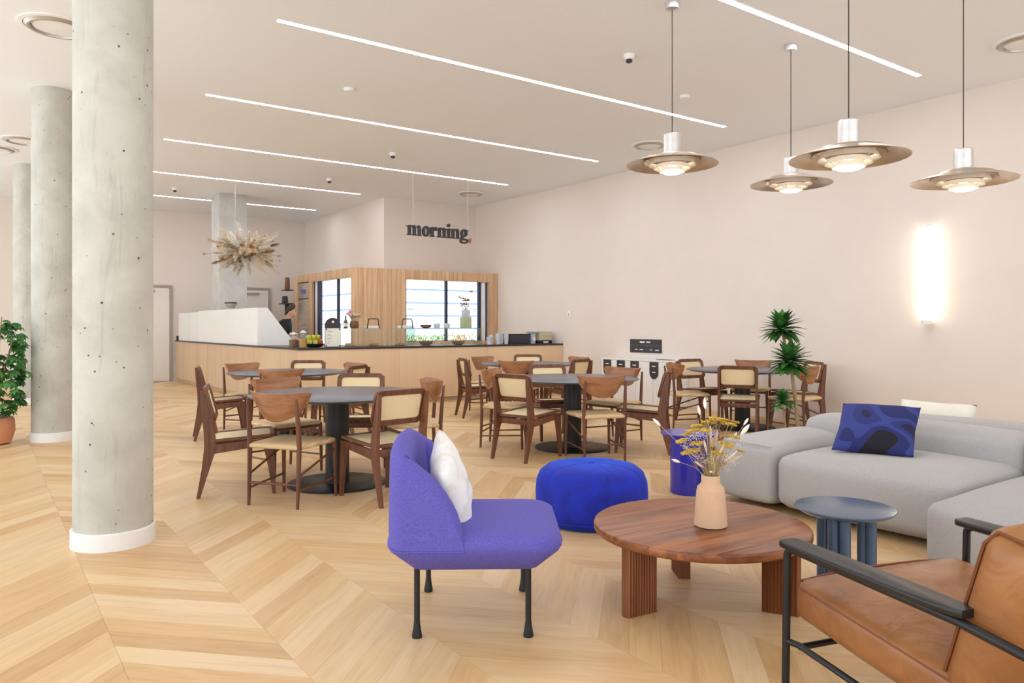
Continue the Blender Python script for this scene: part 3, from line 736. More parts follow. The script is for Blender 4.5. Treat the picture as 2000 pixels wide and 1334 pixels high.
def make_shell_chair():
    t = thing('shell_chair', '', 'chair')
    for s in (1, -1):
        MB().tube([(-.225, s * .205, 0), (-.215, s * .207, .22), (-.208, s * .208, .44), (-.222, s * .206, .62), (-.238, s * .204, .775)], [.011, .015, .018, .016, .010], 12).build('back_leg', 'walnut', t)
        MB().tube([(.232, s * .232, 0), (.228, s * .230, .25), (.222, s * .226, .43)], [.011, .015, .017], 12).build('front_leg', 'walnut', t)
        MB().tube([(-.217, s * .207, .125), (.230, s * .231, .145)], .0085, 8).build('side_rung', 'walnut', t)
        MB().tube([(-.215, s * .207, .225), (.224, s * .228, .365)], .0085, 8).build('diagonal_brace', 'walnut', t)
    MB().tube([(-.218, -.207, .165), (-.218, .207, .165)], .009, 8).build('back_rung', 'walnut', t)
    MB().tube([(.226, -.226, .405), (.226, .226, .405)], .013, 8).build('front_rail', 'walnut', t)
    # moulded half-moon backrest, flaring outwards at the top
    N, Mv = 24, 7; out = []; inn = []
    for i in range(N + 1):
        u = -1 + 2 * i / N
        h = .022 + .185 * math.sqrt(max(0, 1 - u * u))
        for j in range(Mv + 1):
            v = j / Mv; z = .822 - .012 * (1 - u * u) - h * v
            y = .255 * u * (1 - .10 * v * v); x = -.262 + .105 * u * u + .062 * v - .012 * math.sin(v * PI)
            out.append((x, y, z)); nx = 1.0; inn.append((x + .013, y * .985, z + .001))
    m = MB(); n1 = Mv + 1; fs = []; off = len(out)
    for i in range(N):
        for j in range(Mv):
            a = i * n1 + j
            fs.append((a, a + 1, a + n1 + 1, a + n1)); fs.append((a + off, a + n1 + off, a + n1 + 1 + off, a + 1 + off))
    for i in range(N):
        a = i * n1; b_ = a + n1; fs.append((a, b_, b_ + off, a + off)); a += Mv; b_ += Mv; fs.append((a, a + off, b_ + off, b_))
    for j in range(Mv):
        a = j; fs.append((a, a + off, a + 1 + off, a + 1)); a = N * n1 + j; fs.append((a, a + 1, a + 1 + off, a + off))
    m.add(out + inn, fs); m.build('backrest', 'walnut_shell', t, 50)
    # woven cord seat: trapezoid with rolled edges and a sagging middle
    rings = []
    for k, (g, z) in enumerate(((.020, .412), (.004, .418), (.0, .430), (.004, .443), (.020, .450), (.08, .447), (.14, .443), (.19, .441))):
        r = []
        for p in rrect(.235 - g, .245 - g, max(.012, .04 - g * .3), 4, z):
            f = 1 - .10 * (1 - (p.x + .235) / .47); r.append(Vector((p.x + .004, p.y * f, z)))
        rings.append(r)
    MB().loft(rings).build('seat', 'paper_cord', t, 60)
    return t

def make_cane_chair():
    t = thing('cane_chair', '', 'chair')
    for s in (1, -1):
        y0, y1 = s * .196, s * .222
        bl = [(-.312, 0), (-.286, 0), (-.225, .20), (-.176, .36), (-.178, .45), (-.205, .58), (-.262, .80), (-.286, .805), (-.282, .70), (-.262, .50), (-.258, .38), (-.275, .22)]
        MB().prism(bl, min(y0, y1), max(y0, y1), lambda v: Vector((v.x, v.z, v.y))).build('back_leg', 'walnut', t, 30)
        fl = [(.232, 0), (.258, 0), (.250, .20), (.236, .425), (.160, .425), (.166, .36), (.200, .20)]
        MB().prism(fl, min(y0, y1), max(y0, y1), lambda v: Vector((v.x, v.z, v.y))).build('front_leg', 'walnut', t, 30)
        rl = [(-.225, .335), (-.19, .33), (.18, .375), (.18, .425), (-.19, .40), (-.225, .40)]
        MB().prism(rl, min(y0, y1) + .003, max(y0, y1) - .003, lambda v: Vector((v.x, v.z, v.y))).build('side_rail', 'walnut', t, 30)
    MB().b2((-.22, -.197, .345), (-.196, .197, .395), .003).build('cross_rail', 'walnut', t); MB().b2((.19, -.197, .365), (.212, .197, .405), .003).build('cross_rail', 'walnut', t)
    def frame(name, hx, hy, wd, th, tf, cane, par):
        # rounded rectangular timber ring with a cane panel inside
        ro, ri = rrect(hx, hy, .055, 6), rrect(hx - wd, hy - wd, .03, 6)
        n = len(ro); vs = []
        for z in (-th / 2, th / 2): vs += [tf(Vector((p.x, p.y, z))) for p in ro] + [tf(Vector((p.x, p.y, z))) for p in ri]
        fs = []
        for i in range(n):
            j = (i + 1) % n
            fs += [(i, j, n + j, n + i), (2 * n + i, 3 * n + i, 3 * n + j, 2 * n + j), (i, 2 * n + i, 2 * n + j, j), (n + i, n + j, 3 * n + j, 3 * n + i)]
        f = MB().add(vs, fs).build(name, 'walnut', par, 40)
        MB().loft([[tf(Vector((p.x, p.y, z))) for p in rrect(hx - wd + .003, hy - wd + .003, .03, 6)] for z in (-.004, .004)]).build(cane, 'cane', f, 30)
    q = math.radians(15)
    # back: local x -> across, local y -> up the slope
    frame('back_frame', .225, .135, .04, .024, lambda v: Vector((-.222 - v.y * math.sin(q) + v.z * math.cos(q) + .02 * (v.x / .225) ** 2 - .012, v.x, .70 + v.y * math.cos(q) + v.z * math.sin(q))), 'back_cane', t)
    q2 = math.radians(-4)
    frame('seat_frame', .235, .232, .028, .022, lambda v: Vector((.010 + v.x, v.y, .442 + v.x * .06 + v.z - .012 * (1 - (v.y / .232) ** 2))), 'seat_cane', t)
    return t

TB = {'front left': (2.395, 5.826), 'back left': (3.02, 8.858), 'middle': (5.124, 6.072), 'back middle': (6.55, 8.75), 'far right': (7.896, 6.016)}
TL = {'front left': 'large round black table at front left, nearest the big concrete column', 'back left': 'round black table at back left, close to the counter corner',
      'middle': 'round black table in the middle, behind the blue pouf', 'back middle': 'round black table at back middle, by the counter end',
      'far right': 'round black table at far right, behind the green cane plant'}
CHAIRS = {'front left': [('S', 216, .86, 'nearest the big column'), ('C', 278, .89, 'directly behind the purple chair'), ('S', 5, .97, 'at its right end'), ('C', 56, 1.10, 'on its far right side'), ('S', 103, 1.03, 'on its far left side'), ('C', 164, .975, 'at its left end')],
          'back left': [('S', 246, .90, 'on its near side, back to camera'), ('C', 308, .92, 'on its near right side'), ('S', 2, .96, 'at its far right'), ('C', 56, .96, 'on its far side by the counter'), ('S', 112, .94, 'on its far left side'), ('C', 169, .97, 'at its left end')],
          'middle': [('C', 194, .97, 'on its near left side'), ('S', 250, .90, 'on its near side above the blue pouf'), ('C', 309, .96, 'at its right end near the blue side table'), ('S', 8, .94, 'on its far right side before the bins'), ('C', 68, .94, 'on its far side'), ('S', 132, .96, 'at its left end')],
          'back middle': [('S', 221, .92, 'on its near side, back to camera'), ('C', 284, .92, 'on its near right side'), ('S', 352, .96, 'at its far right'), ('C', 54, .96, 'on its far side by the counter'), ('S', 108, .96, 'on its far left side'), ('C', 163, .98, 'at its left end')],
          'far right': [('C', 214, .92, 'on its near side, back to camera'), ('S', 275, .95, 'at its near right end beyond the plant'), ('C', 332, .96, 'at its far right end'), ('S', 28, .96, 'on its far side by the wall'), ('C', 84, .94, 'on its far left side'), ('S', 146, .94, 'at its left end near the bins')]}
tb0 = make_table(); ch0 = {'S': make_shell_chair(), 'C': make_cane_chair()}; used = set()
KN = {'S': 'shell-back walnut chair', 'C': 'cane-back walnut chair'}
for k, (tx, ty) in TB.items():
    if 'T' not in used: tb0.location = (tx, ty, 0); tb0['label'] = TL[k]; tb0['group'] = 'round black tables'; used.add('T')
    else: dup(tb0, (tx, ty, 0), 0, TL[k])
    for kind, ang, r, where in CHAIRS[k]:
        a = math.radians(ang); p = (tx + (r - .23) * math.cos(a), ty + (r - .23) * math.sin(a), 0); rz = a + PI - (math.radians(26) if (k, ang) == ('front left', 5) else 0)
        lb = KN[kind] + ' at ' + k + ' table, ' + where; gp = 'chairs around the ' + k + ' table'
        if kind not in used:
            o = ch0[kind]; o.location = p; o.rotation_euler = (0, 0, rz); o['label'] = lb; o['group'] = gp; used.add(kind)
        else: dup(ch0[kind], p, rz, lb, gp)
# ------------------------------------------------------------------ lounge: purple chair
t = thing('lounge_chair', 'purple upholstered lounge chair with wrap-around back on thin black legs', 'chair', (1.826, 2.85, 0), math.radians(-34.2))
for sx in (1, -1):
    for sy in (1, -1):
        MB().tube([(sx * .232, sy * .269, .0), (sx * .232, sy * .269, .012), (sx * .232, sy * .269, .04), (sx * .232, sy * .269, .07), (sx * .232, sy * .269, .31)], [.021, .021, .016, .0125, .0125], 16).build('leg', 'metal_black', t)
rings = []
for x0, x1, hy, r, z in ((-.235, .255, .285, .05, .290), (-.255, .275, .305, .06, .292), (-.345, .36, .352, .10, .362), (-.356, .373, .362, .11, .380), (-.358, .377, .365, .12, .398), (-.352, .371, .359, .12, .418), (-.33, .35, .337, .12, .433), (-.27, .29, .28, .12, .444), (-.15, .18, .16, .10, .450)):
    rings.append(rrect((x1 - x0) / 2, hy, r, 8, z, (x0 + x1) / 2))
MB().loft(rings).build('seat', 'purple_wool', t, 50)
# wrap-around back: U-shaped plan, tall behind, sweeping down along the sides
def u_plan(s):      # s in [-1, 1]
    L1 = .245; R_ = .355; arcl = PI * R_ * .5 * 2 * .62
    tot = 2 * L1 + arcl; d = abs(s) * tot / 2; sgn = 1 if s >= 0 else -1
    if d < arcl / 2:
        a = d / (arcl / 2) * PI / 2
        # superelliptic rear
        ca, sa = math.cos(a), math.sin(a)
        return Vector((-.275 - .085 * abs(ca) ** .8, sgn * .360 * abs(sa) ** .7, 0))
    return Vector((-.275 + (d - arcl / 2), sgn * .360, 0))
NS = 72; rings = []
for i in range(NS + 1):
    s = -1 + 2 * i / NS
    p = u_plan(s); q = u_plan(min(1, s + .004)) - u_plan(max(-1, s - .004)); q.normalize(); nrm = Vector((-q.y, q.x, 0))
    if nrm.dot(Vector((-.1, 0, 0)) - p) < 0: nrm = -nrm
    if p.x < -.275: h = .822 - .06 * abs(p.y / .36) ** 2.2
    else:
        kn = [(-.275, .762), (-.23, .735), (-.172, .688), (-.113, .622), (-.068, .548), (-.044, .48), (-.030, .40)]
        h = .40
        for (xa, ha), (xb, hb) in zip(kn, kn[1:]):
            if xa <= p.x <= xb: h = ha + (hb - ha) * (p.x - xa) / (xb - xa)
    h = max(h, .40)
    k_ = max(.25, min(1, (h - .39) / .12)); th = .088 * k_; zz = lambda d: max(.388, h - d * k_)
    prof = [(.016, .379), (-.004, .386), (-.006, min(.45, zz(.05))), (-.003, .38 + (h - .38) * .6), (0, zz(.06)), (.007 * k_, zz(.034)), (.022 * k_, zz(.012)), (.044 * k_, h), (.066 * k_, zz(.012)), (.081 * k_, zz(.036)), (th + .002, zz(.075)), (th + .03, .40 + max(0, h - .40) * .35), (th + .06, .405)]
    rings.append([p + nrm * a + Vector((0, 0, min(z, h))) for k, (a, z) in enumerate(prof)])
MB().loft(rings).build('back_shell', 'purple_wool', t, 60)
MB().tube([u_plan(-1 + 2 * k / 60) * 1.012 + Vector((0, 0, .381)) for k in range(61)], .0035, 6).build('seam_piping', 'purple_wool', t)
o = weld(pillow(.41, .39, .16, 20, .05, .012).build('cushion', 'white_bark_cloth', None, 60))
o.name = 'scatter_cushion'
a = math.radians(-34.2); f = Vector((math.cos(a), math.sin(a), 0)); lf = Vector((-f.y, f.x, 0))
c = Vector((1.826, 2.85, 0)) + f * -.105 + lf * -.02 + Vector((0, 0, .575))
# cushion's broad face looks forward (local y -> chair forward), tipped back
o.matrix_world = Matrix.Translation(c) @ Matrix.Rotation(a - PI / 2, 4, 'Z') @ Matrix.Rotation(math.radians(14), 4, 'X') @ Matrix.Rotation(math.radians(22), 4, 'Y')
tag(o, 'white crinkled scatter cushion with beige patches leaning in the purple chair', 'cushion')

# velvet pouf
t = thing('pouf', 'round royal blue velvet pouf with stitched segments', 'pouf', (3.33, 3.75, 0))
prof = [(.02, .0), (.30, .0), (.345, .012), (.365, .05), (.372, .12), (.374, .20), (.368, .27), (.345, .325), (.30, .360), (.22, .378), (.12, .385), (.015, .380)]
n = 96; rings = []
for r, z in prof:
    ring = []
    for k in range(n):
        a = 2 * PI * k / n
        seam = 1 - .012 * max(0, 1 - abs(((a / (2 * PI) * 10) % 1) - .5) * 2 * 1.0 if False else 0)
        d = abs(((a / (2 * PI) * 10) % 1) - .5) * 2      # 1 at seams
        dip = max(0, (d - .9) / .1)
        ring.append(Vector((r * (1 - .010 * dip) * math.cos(a), r * (1 - .010 * dip) * math.sin(a), z - (.006 * dip if z > .3 else 0))))
    rings.append(ring)
MB().loft(rings).build('cover', 'blue_velvet', t, 70)
MB().lathe([(.3755, .046), (.3765, .050), (.3755, .054)], 64, cap=False).build('lower_piping', 'blue_velvet', t)
o = MB().lathe([(.018, 0), (.016, .006), (.002, .009)], 20).build('top_button', 'blue_velvet', t); o.location = (0, 0, .379)

# coffee table
CTX, CTY = 2.78, 2.36
t = thing('coffee_table', 'low round walnut coffee table on three fluted slab legs', 'coffee table', (CTX, CTY, 0), math.radians(-4))
def strip(ya, yb, r):      # outline of one board of the round top
    n = 14; out = []
    ya, yb = max(-r * .9999, min(r * .9999, ya)), max(-r * .9999, min(r * .9999, yb))
    for k in range(n + 1): y = ya + (yb - ya) * k / n; out.append((math.sqrt(r * r - y * y), y))
    for k in range(n, -1, -1): y = ya + (yb - ya) * k / n; out.append((-math.sqrt(r * r - y * y), y))
    return out
NB_ = 9
for k in range(NB_):
    ya, yb = -.5 + k / NB_ + (.0003 if k else 0), -.5 + (k + 1) / NB_ - (.0003 if k < NB_ - 1 else 0)
    MB().loft([[Vector((x, y, z)) for x, y in strip(ya, yb, r)] for r, z in ((.489, .3255), (.4975, .330), (.50, .337), (.50, .354), (.4975, .361), (.491, .365))]).build('top_board', 'walnut_top', t, 40)
MB().lathe([(.002, .323), (.488, .323), (.488, .325)], 64, cap=False).build('underside', 'walnut_leg', t)
for ang in (177, -58, 60):
    a = math.radians(ang)
    # slab leg: flat inside, vertical flutes on both broad faces, rounded outer edge
    pts = []; L0, L1 = .285, .435; nfl = 10
    for k in range(nfl * 4 + 1):
        x = L0 + (L1 - L0) * k / (nfl * 4); pts.append((x, .026 + .005 * math.cos(2 * PI * k / 4)))
    pts += [(L1 + .014 * math.sin(q), .026 * math.cos(q)) for q in [PI * j / 8 for j in range(1, 8)]]
    for k in range(nfl * 4, -1, -1):
        x = L0 + (L1 - L0) * k / (nfl * 4); pts.append((x, -.026 - .005 * math.cos(2 * PI * k / 4)))
    o = MB().prism(pts, 0, .325).build('leg', 'walnut_leg', t, 35); o.rotation_euler = (0, 0, a)
# vase and dried bouquet
VX, VY, VZ = 2.772, 2.29, .3655
t = thing('vase', 'matt terracotta bottle vase standing on the coffee table', 'vase', (VX, VY, VZ))
MB().lathe([(.004, .0), (.068, .0), (.074, .004), (.075, .012), (.070, .09), (.064, .165), (.060, .182), (.046, .196), (.043, .202), (.0425, .232), (.0415, .236), (.037, .236), (.036, .20), (.05, .17), (.06, .02), (.004, .012)], 48, cap=False).build('body', 'terracotta_vase', t)
bq = thing('dried_bouquet', 'bouquet of dried yellow yarrow and pale grasses in the vase', 'dried flowers', (VX, VY, VZ + .02))
random.seed(11)
def stem(dx, dy, h, r=.0013):
    a = random.uniform(0, 2 * PI); b0 = Vector((.02 * math.cos(a), .02 * math.sin(a), 0)); nk = Vector((dx * .16, dy * .16, .21)); nk.x = max(-.026, min(.026, nk.x)); nk.y = max(-.026, min(.026, nk.y))
    tip = Vector((dx, dy, h)); md = nk.lerp(tip, .5) + Vector((-dx * .06, -dy * .06, .01))
    return MB().tube([b0, nk, md, tip], r, 5).build('stem', 'dried_stem', bq), tip, (tip - md).normalized()
def blob_mesh(name, m, k, spread, r, flat=.5):
    mb = MB()
    for i in range(k):
        a = random.uniform(0, 2 * PI); d = spread * math.sqrt(random.random()); c = (d * math.cos(a), d * math.sin(a), random.uniform(-1, 1) * r * flat)
        mb.lathe([(r * .25, -r * .6), (r, 0), (r * .3, r * .5)], 6, c)
    me = bpy.data.meshes.new(name); me.from_pydata(mb.v, [], mb.f); me.update(); me.materials.append(MT(m)); finish(me, 60); return me
yar = [blob_mesh('yarrow_head', 'dried_yellow', 80, .034, .0058, .8), blob_mesh('yarrow_head', 'dried_yellow', 46, .024, .0055, .8)]
sml = blob_mesh('flower_head', 'dried_purple', 18, .014, .004, 3); spk = blob_mesh('flower_head', 'bunny_tail', 26, .03, .0028, 8); rst = blob_mesh('flower_head', 'dried_rust', 20, .016, .005, 2)
tail = MB().tube([(0, 0, -.005), (0, 0, .01), (0, 0, .035), (0, 0, .055), (0, 0, .075)], [.002, .009, .013, .010, .002], 10)
tm = bpy.data.meshes.new('grass_tail'); tm.from_pydata(tail.v, [], tail.f); tm.update(); tm.materials.append(MT('bunny_tail')); finish(tm, 60)
blade = MB().tube([(0, 0, 0), (0, 0, .05), (0, 0, .1), (0, 0, .14)], [.003, .009, .010, .002], 8)
bm_ = bpy.data.meshes.new('grass_plume'); bm_.from_pydata(blade.v, [], blade.f); bm_.update(); bm_.materials.append(MT('pampas')); finish(bm_, 60)
rg = Vector((c_, -s_)); fw = Vector((s_, c_))
def at2(right, depth): v = rg * right + fw * depth; return v.x, v.y
def head(me, right, depth, h, align=True, sc_=1.0):
    dx, dy = at2(right, depth); st, tip, d = stem(dx, dy, h)
    o = bpy.data.objects.new(me.name, me); COL.objects.link(o); o.parent = st; o.location = tip; o.scale = (sc_,) * 3
    o.rotation_mode = 'QUATERNION'; o.rotation_quaternion = (d if align else Vector((d.x * .4, d.y * .4, 1))).to_track_quat('Z', 'Y')
for me, r_, d_, h_, al, s2 in [(yar[0], .035, .02, .475, 0, 1.1), (yar[0], .085, .0, .455, 0, 1.0), (yar[0], -.075, .03, .42, 0, 1.0), (yar[1], -.03, -.03, .43, 0, 1), (yar[0], -.075, -.04, .37, 0, .9), (yar[1], -.135, .0, .375, 0, 1.1), (yar[1], -.118, -.02, .325, 0, 1), (yar[0], .06, -.05, .365, 0, 1.0), (yar[1], .14, .0, .33, 0, .8), (yar[1], .12, .03, .46, 0, .9), (rst, .035, -.05, .39, 1, 1), (sml, -.035, -.02, .385, 1, 1), (sml, -.012, .02, .395, 1, 1),
                            (tail, .13, -.02, .40, 1, 1)][:13]: head(me, r_, d_, h_, bool(al), s2)
for r_, d_, h_, s2 in ((.135, -.02, .405, 1.0), (-.225, .05, .44, .75), (-.155, -.05, .285, .7), (-.012, .05, .52, .8), (-.035, .06, .49, .7), (-.012, -.05, .24, .6), (.105, .03, .37, .8), (.155, .0, .45, .6)): head(tm, r_, d_, h_, True, s2 * .85)
for r_, d_, h_ in ((-.045, -.045, .26), (-.03, -.05, .32), (.02, -.04, .30), (.0, .0, .36), (.05, -.03, .28), (.075, .0, .27), (-.06, .02, .29), (.03, .04, .34)): head(bm_, r_, d_, h_, True, .62)
for r_, d_, h_, s2 in ((.0, .03, .46, 1.0), (.06, .04, .47, 1.0), (-.10, .05, .40, .8), (-.05, .05, .44, .9), (.10, -.03, .40, .8), (.02, -.05, .33, .8), (-.09, -.05, .34, .8)): head(yar[0], r_, d_, h_, False, s2)
for k in range(14): head(spk, random.uniform(-.13, .12), random.uniform(-.06, .06), random.uniform(.28, .44), True, random.uniform(.7, 1.1))
for k in range(10): head(rst if k % 3 == 0 else spk, random.uniform(-.08, .09), random.uniform(-.05, .05), random.uniform(.25, .34), True, .7)

# blue side table behind
t = thing('blue_side_table', 'glossy ultramarine side table with flat top beside the sofa arm', 'side table', (4.50, 3.92, 0))
oct_ = [(.225 * math.cos(PI / 8 + k * PI / 4) * 1.0, .225 * math.sin(PI / 8 + k * PI / 4)) for k in range(8)]
MB().lathe([(.20, .447), (.222, .453), (.225, .460), (.222, .466), (.002, .466)], 56, cap=False).build('table_top', 'blue_lacquer', t); MB().lathe([(.002, .447), (.2, .447)], 40, cap=False).build('underside', 'blue_lacquer', t)
MB().lathe([(.146, .0), (.150, .004), (.150, .444), (.146, .447)], 56).build('drum_leg', 'blue_lacquer', t)

# slate side table: dished round top, three paired column legs
t = thing('slate_side_table', 'small glossy slate-blue side table with round dished top', 'side table', (3.455, 2.03, 0), math.radians(10))
MB().lathe([(.002, .374), (.17, .374), (.205, .383), (.228, .398), (.233, .404), (.230, .4085), (.224, .4095), (.002, .4095)], 64, cap=False).build('table_top', 'slate_lacquer', t)
for k in range(3):
    a = k * 2 * PI / 3 + 1.2
    for rr, da in ((.118, -.22), (.118, .22), (.085, 0)):
        MB().tube([(rr * math.cos(a + da), rr * math.sin(a + da), 0), (rr * math.cos(a + da), rr * math.sin(a + da), .3735)], .026, 24).build('leg_column', 'slate_lacquer', t)

# ------------------------------------------------------------------ grey modular sofa
t = thing('sofa', 'large light grey modular sofa with chaise, in the right foreground', 'sofa', (0, 0, 0))
def blk(name, lo, hi, r, bulge, par=None, taper=0.0, m='grey_wool', n=12):
    c = [(a + b_) / 2 for a, b_ in zip(lo, hi)]; d = [b_ - a for a, b_ in zip(lo, hi)]
    return puffy(c, d, r, bulge, n).build(name, m, par, 60)
blk('seat', (4.45, 1.95, .055), (5.42, 3.13, .41), .075, (.02, .0, .045), t)
blk('arm_block', (4.45, 3.15, .05), (5.72, 3.66, .45), .05, (.015, .012, .05), t)
blk('backrest', (5.34, 1.96, .08), (5.74, 3.50, .585), .085, (.02, .0, .03), t)
blk('backrest', (5.34, .62, .08), (5.74, 1.94, .585), .085, (.02, .0, .03), t)
blk('chaise', (4.0, .65, .035), (5.42, 1.93, .385), .075, (.03, .0, .06), t)
for x, y in ((4.7, 2.1), (4.7, 3.0), (5.2, 3.5), (5.6, 3.3), (5.6, 2.0), (5.5, .8), (4.3, .8)): MB().b2((x - .05, y - .05, 0), (x + .05, y + .05, .07), .004).build('foot', 'metal_black', t)
MB().tube([(4.47, 3.165, .452), (4.463, 3.3, .457), (4.463, 3.5, .457), (4.47, 3.63, .452)], .006, 8).build('arm_piping', 'grey_wool', t)
o = weld(pillow(.49, .47, .15, 22, .05, .004).build('printed_cushion', 'blue_print', None, 60))
u = Vector((.33, -.944, 0)).normalized(); v_ = Vector((.46, .14, .36)); v_ = (v_ - u * v_.dot(u)).normalized(); y_ = v_.cross(u).normalized()
o.matrix_world = Matrix.Translation((4.93, 2.67, .60)) @ Matrix((u, y_, v_)).transposed().to_4x4()
tag(o, 'dark blue cushion with wavy abstract print leaning on the grey sofa', 'cushion')
t = thing('second_sofa', 'second grey sofa standing back to back behind the first', 'sofa', (0, 0, 0))
blk('backrest', (5.80, .6, .08), (6.18, 3.38, .585), .085, (.015, .01, .025), t); blk('seat', (6.10, .7, .06), (7.0, 3.2, .40), .08, (.02, .01, .04), t)
for x, y in ((6.0, .9), (6.0, 3.1), (6.8, .9), (6.8, 3.1)): MB().b2((x - .05, y - .05, 0), (x + .05, y + .05, .08), .004).build('foot', 'metal_black', t)
o = weld(pillow(.60, .26, .15, 18, .05).build('cream_cushion', 'cream_cloth', None, 60)); o.matrix_world = Matrix.Translation((6.36, 2.95, .545)) @ Matrix.Rotation(math.radians(90), 4, 'Z') @ Matrix.Rotation(math.radians(14), 4, 'X')
tag(o, 'cream cushion showing above the backrest of the rear sofa', 'cushion')

# ------------------------------------------------------------------ leather armchair
t = thing('leather_armchair', 'tan leather armchair with black tubular frame cut by the right corner', 'armchair', (2.57, 1.09, 0), math.radians(74.3))
HW = .42
for s in (1, -1):
    y = s * HW
    def arc3(c, r, a0, a1, n=6): return [(c[0] + r * math.cos(math.radians(a0 + (a1 - a0) * k / n)), y, c[1] + r * math.sin(math.radians(a0 + (a1 - a0) * k / n))) for k in range(n + 1)]
    # one bent tube: front leg, arm, rear leg
    pts = [(.355, y, 0), (.345, y, .50)] + arc3((.315, .505), .03, 0, 90) + [(-.30, y, .525), (-.52, y, .505)] + arc3((-.545, .445), .06, 85, 170) + [(-.56, y, .2), (-.50, y, 0)]
    MB().tube(pts, .0135, 14).build('arm_tube', 'metal_black', t)
    # flat armrest pad, broader in the middle
    prof = []
    st = [(.362, .030), (.352, .040), (.30, .044), (.10, .046), (-.12, .046), (-.24, .042), (-.30, .034), (-.325, .022)]
    cy = y - s * .012
    poly = [(x, cy + hw) for x, hw in st] + [(x, cy - hw) for x, hw in reversed(st)]
    rings = [[Vector((x, cy + (yy - cy) * g, z)) for x, yy in poly] for g, z in ((.86, .538), (1, .544), (1, .556), (.9, .561))]
    MB().loft(rings).build('armrest', 'black_leather', t, 50)
    MB().tube([(.348, y, .215), (.30, y - s * .012, .215), (-.5, y - s * .012, .155)], .011, 10).build('side_rail', 'metal_black', t)
MB().tube([(.30, -HW + .012, .21), (.30, HW - .012, .21)], .011, 10).build('front_rail', 'metal_black', t); MB().tube([(-.5, -HW + .012, .155), (-.5, HW - .012, .155)], .011, 10).build('rear_rail', 'metal_black', t)
sd = puffy((0, 0, 0), (.74, .755, .155), .05, (.03, .008, .03), 14).build('seat_cushion', 'tan_leather', t, 60)
sd.location = (.005, 0, .315); sd.rotation_euler = (0, math.radians(-6), 0)
MB().tube([(.372, y_, z_) for y_, z_ in ((-.345, .05), (-.2, .062), (0, .066), (.2, .062), (.345, .05))], .005, 6).build('piping', 'leather_seam', sd)
for s in (1, -1): MB().tube([(x_, s * .376, .045) for x_ in (-.33, -.1, .1, .33)], .0045, 6).build('piping', 'leather_seam', sd)
bk = puffy((0, 0, 0), (.19, .755, .52), .06, (.03, .012, .012), 14).build('back_cushion', 'tan_leather', t, 60)
bk.location = (-.355, 0, .52); bk.rotation_euler = (0, math.radians(-17), 0)
for s in (1, -1): MB().tube([(.078, s * .368, z_) for z_ in (-.2, -.1, .1, .2)] + [(.055, s * .362, .245), (-.04, s * .36, .256)], .005, 6).build('piping', 'leather_seam', bk)
MB().tube([(.082, y_, .18 + .01 * math.cos(y_ * 5)) for y_ in (-.36, -.2, 0, .2, .36)], .0035, 6).build('piping', 'leather_seam', bk)
# ------------------------------------------------------------------ things on the counter
random.seed(5)
Z0 = CT
def glass_case(x0, x1, lb, name='display_case'):
    t = thing(name, lb, 'display case', (0, 0, Z0))
    MB().b2((x0, 11.32, .003), (x1, 11.328, .282)).build('front_pane', 'glass', t, None)
    MB().b2((x0, 11.328, .282), (x1, 11.69, .29)).build('top_shelf', 'glass', t, None)
    MB().b2((x0, 11.318, .2905), (x1, 11.328, .296)).build('shelf_edge', 'glass_edge', t, None)
    for x in (x0, x1 - .008): MB().b2((x, 11.329, .003), (x + .008, 11.69, .281)).build('end_pane', 'glass', t, None)
glass_case(4.62, 6.05, 'glass display case on the counter behind the menu board')
glass_case(6.09, 7.42, 'lower glass shelf case on the counter under the sage vase')
SH = Z0 + .2965
# jars
for x, y, h, r, m, lid, lb in ((3.99, 11.45, .24, .075, 'bowl_brown', 'glass', 'square-shouldered glass jar of brown biscuits at the counter corner'), (4.06, 11.22, .27, .055, 'pastry', 'cup_white', 'tall glass jar of nuts with white knob lid near the counter corner')):
    t = thing('jar', lb, 'jar', (x, y, Z0)); MB().lathe([(.002, 0), (r, 0), (r + .004, .01), (r + .004, h * .78), (r * .8, h * .84), (r * .8, h * .86)], 24, cap=False).build('glass_body', 'glass', t)
    MB().lathe([(.002, .006), (r - .006, .006), (r - .006, h * .5), (.01, h * .53)], 20, cap=False).build('contents', m, t); MB().lathe([(r * .85, h * .86), (r * .85, h * .92), (.02, h * .94), (.022, h)], 20).build('lid', 'cup_white', t)
# bowl of apples
t = thing('fruit_dish', 'dark low dish holding yellow-green apples beside the menu board', 'dish', (4.29, 11.36, Z0)); MB().lathe([(.05, 0), (.10, .006), (.155, .055), (.15, .058), (.09, .016), (.01, .014)], 32, cap=False).build('bowl', 'metal_dark', t)
ap = [(-.085, -.03, .07, 'apple_yellow'), (0, -.05, .065, 'apple_yellow'), (.085, -.03, .07, 'apple_red'), (-.07, .06, .075, 'apple_yellow'), (.03, .05, .07, 'apple_yellow'), (-.09, -.0, .148, 'apple_yellow'), (-.01, .0, .15, 'apple_yellow'), (.07, .02, .15, 'apple_yellow'), (.11, .05, .09, 'orange_fruit')]
wh = ['lower left', 'lower middle', 'red one at lower right', 'rear left', 'rear middle', 'upper left', 'upper middle', 'upper right', 'orange one at far right']
for (x, y, z, m), lb in zip(ap, wh):
    o = thing('apple', 'apple in the dark counter dish, ' + lb + ' of the pile', 'apple', (4.29 + x, 11.36 + y, Z0 + z - .030), group='apples in the counter dish')
    MB().lathe([(.006, .006), (.02, .0), (.036, .018), (.042, .042), (.036, .066), (.018, .076), (.004, .070)], 16).build('flesh', m, o); MB().tube([(0, 0, .068), (.004, 0, .088)], .002, 5).build('stalk', 'bowl_brown', o)
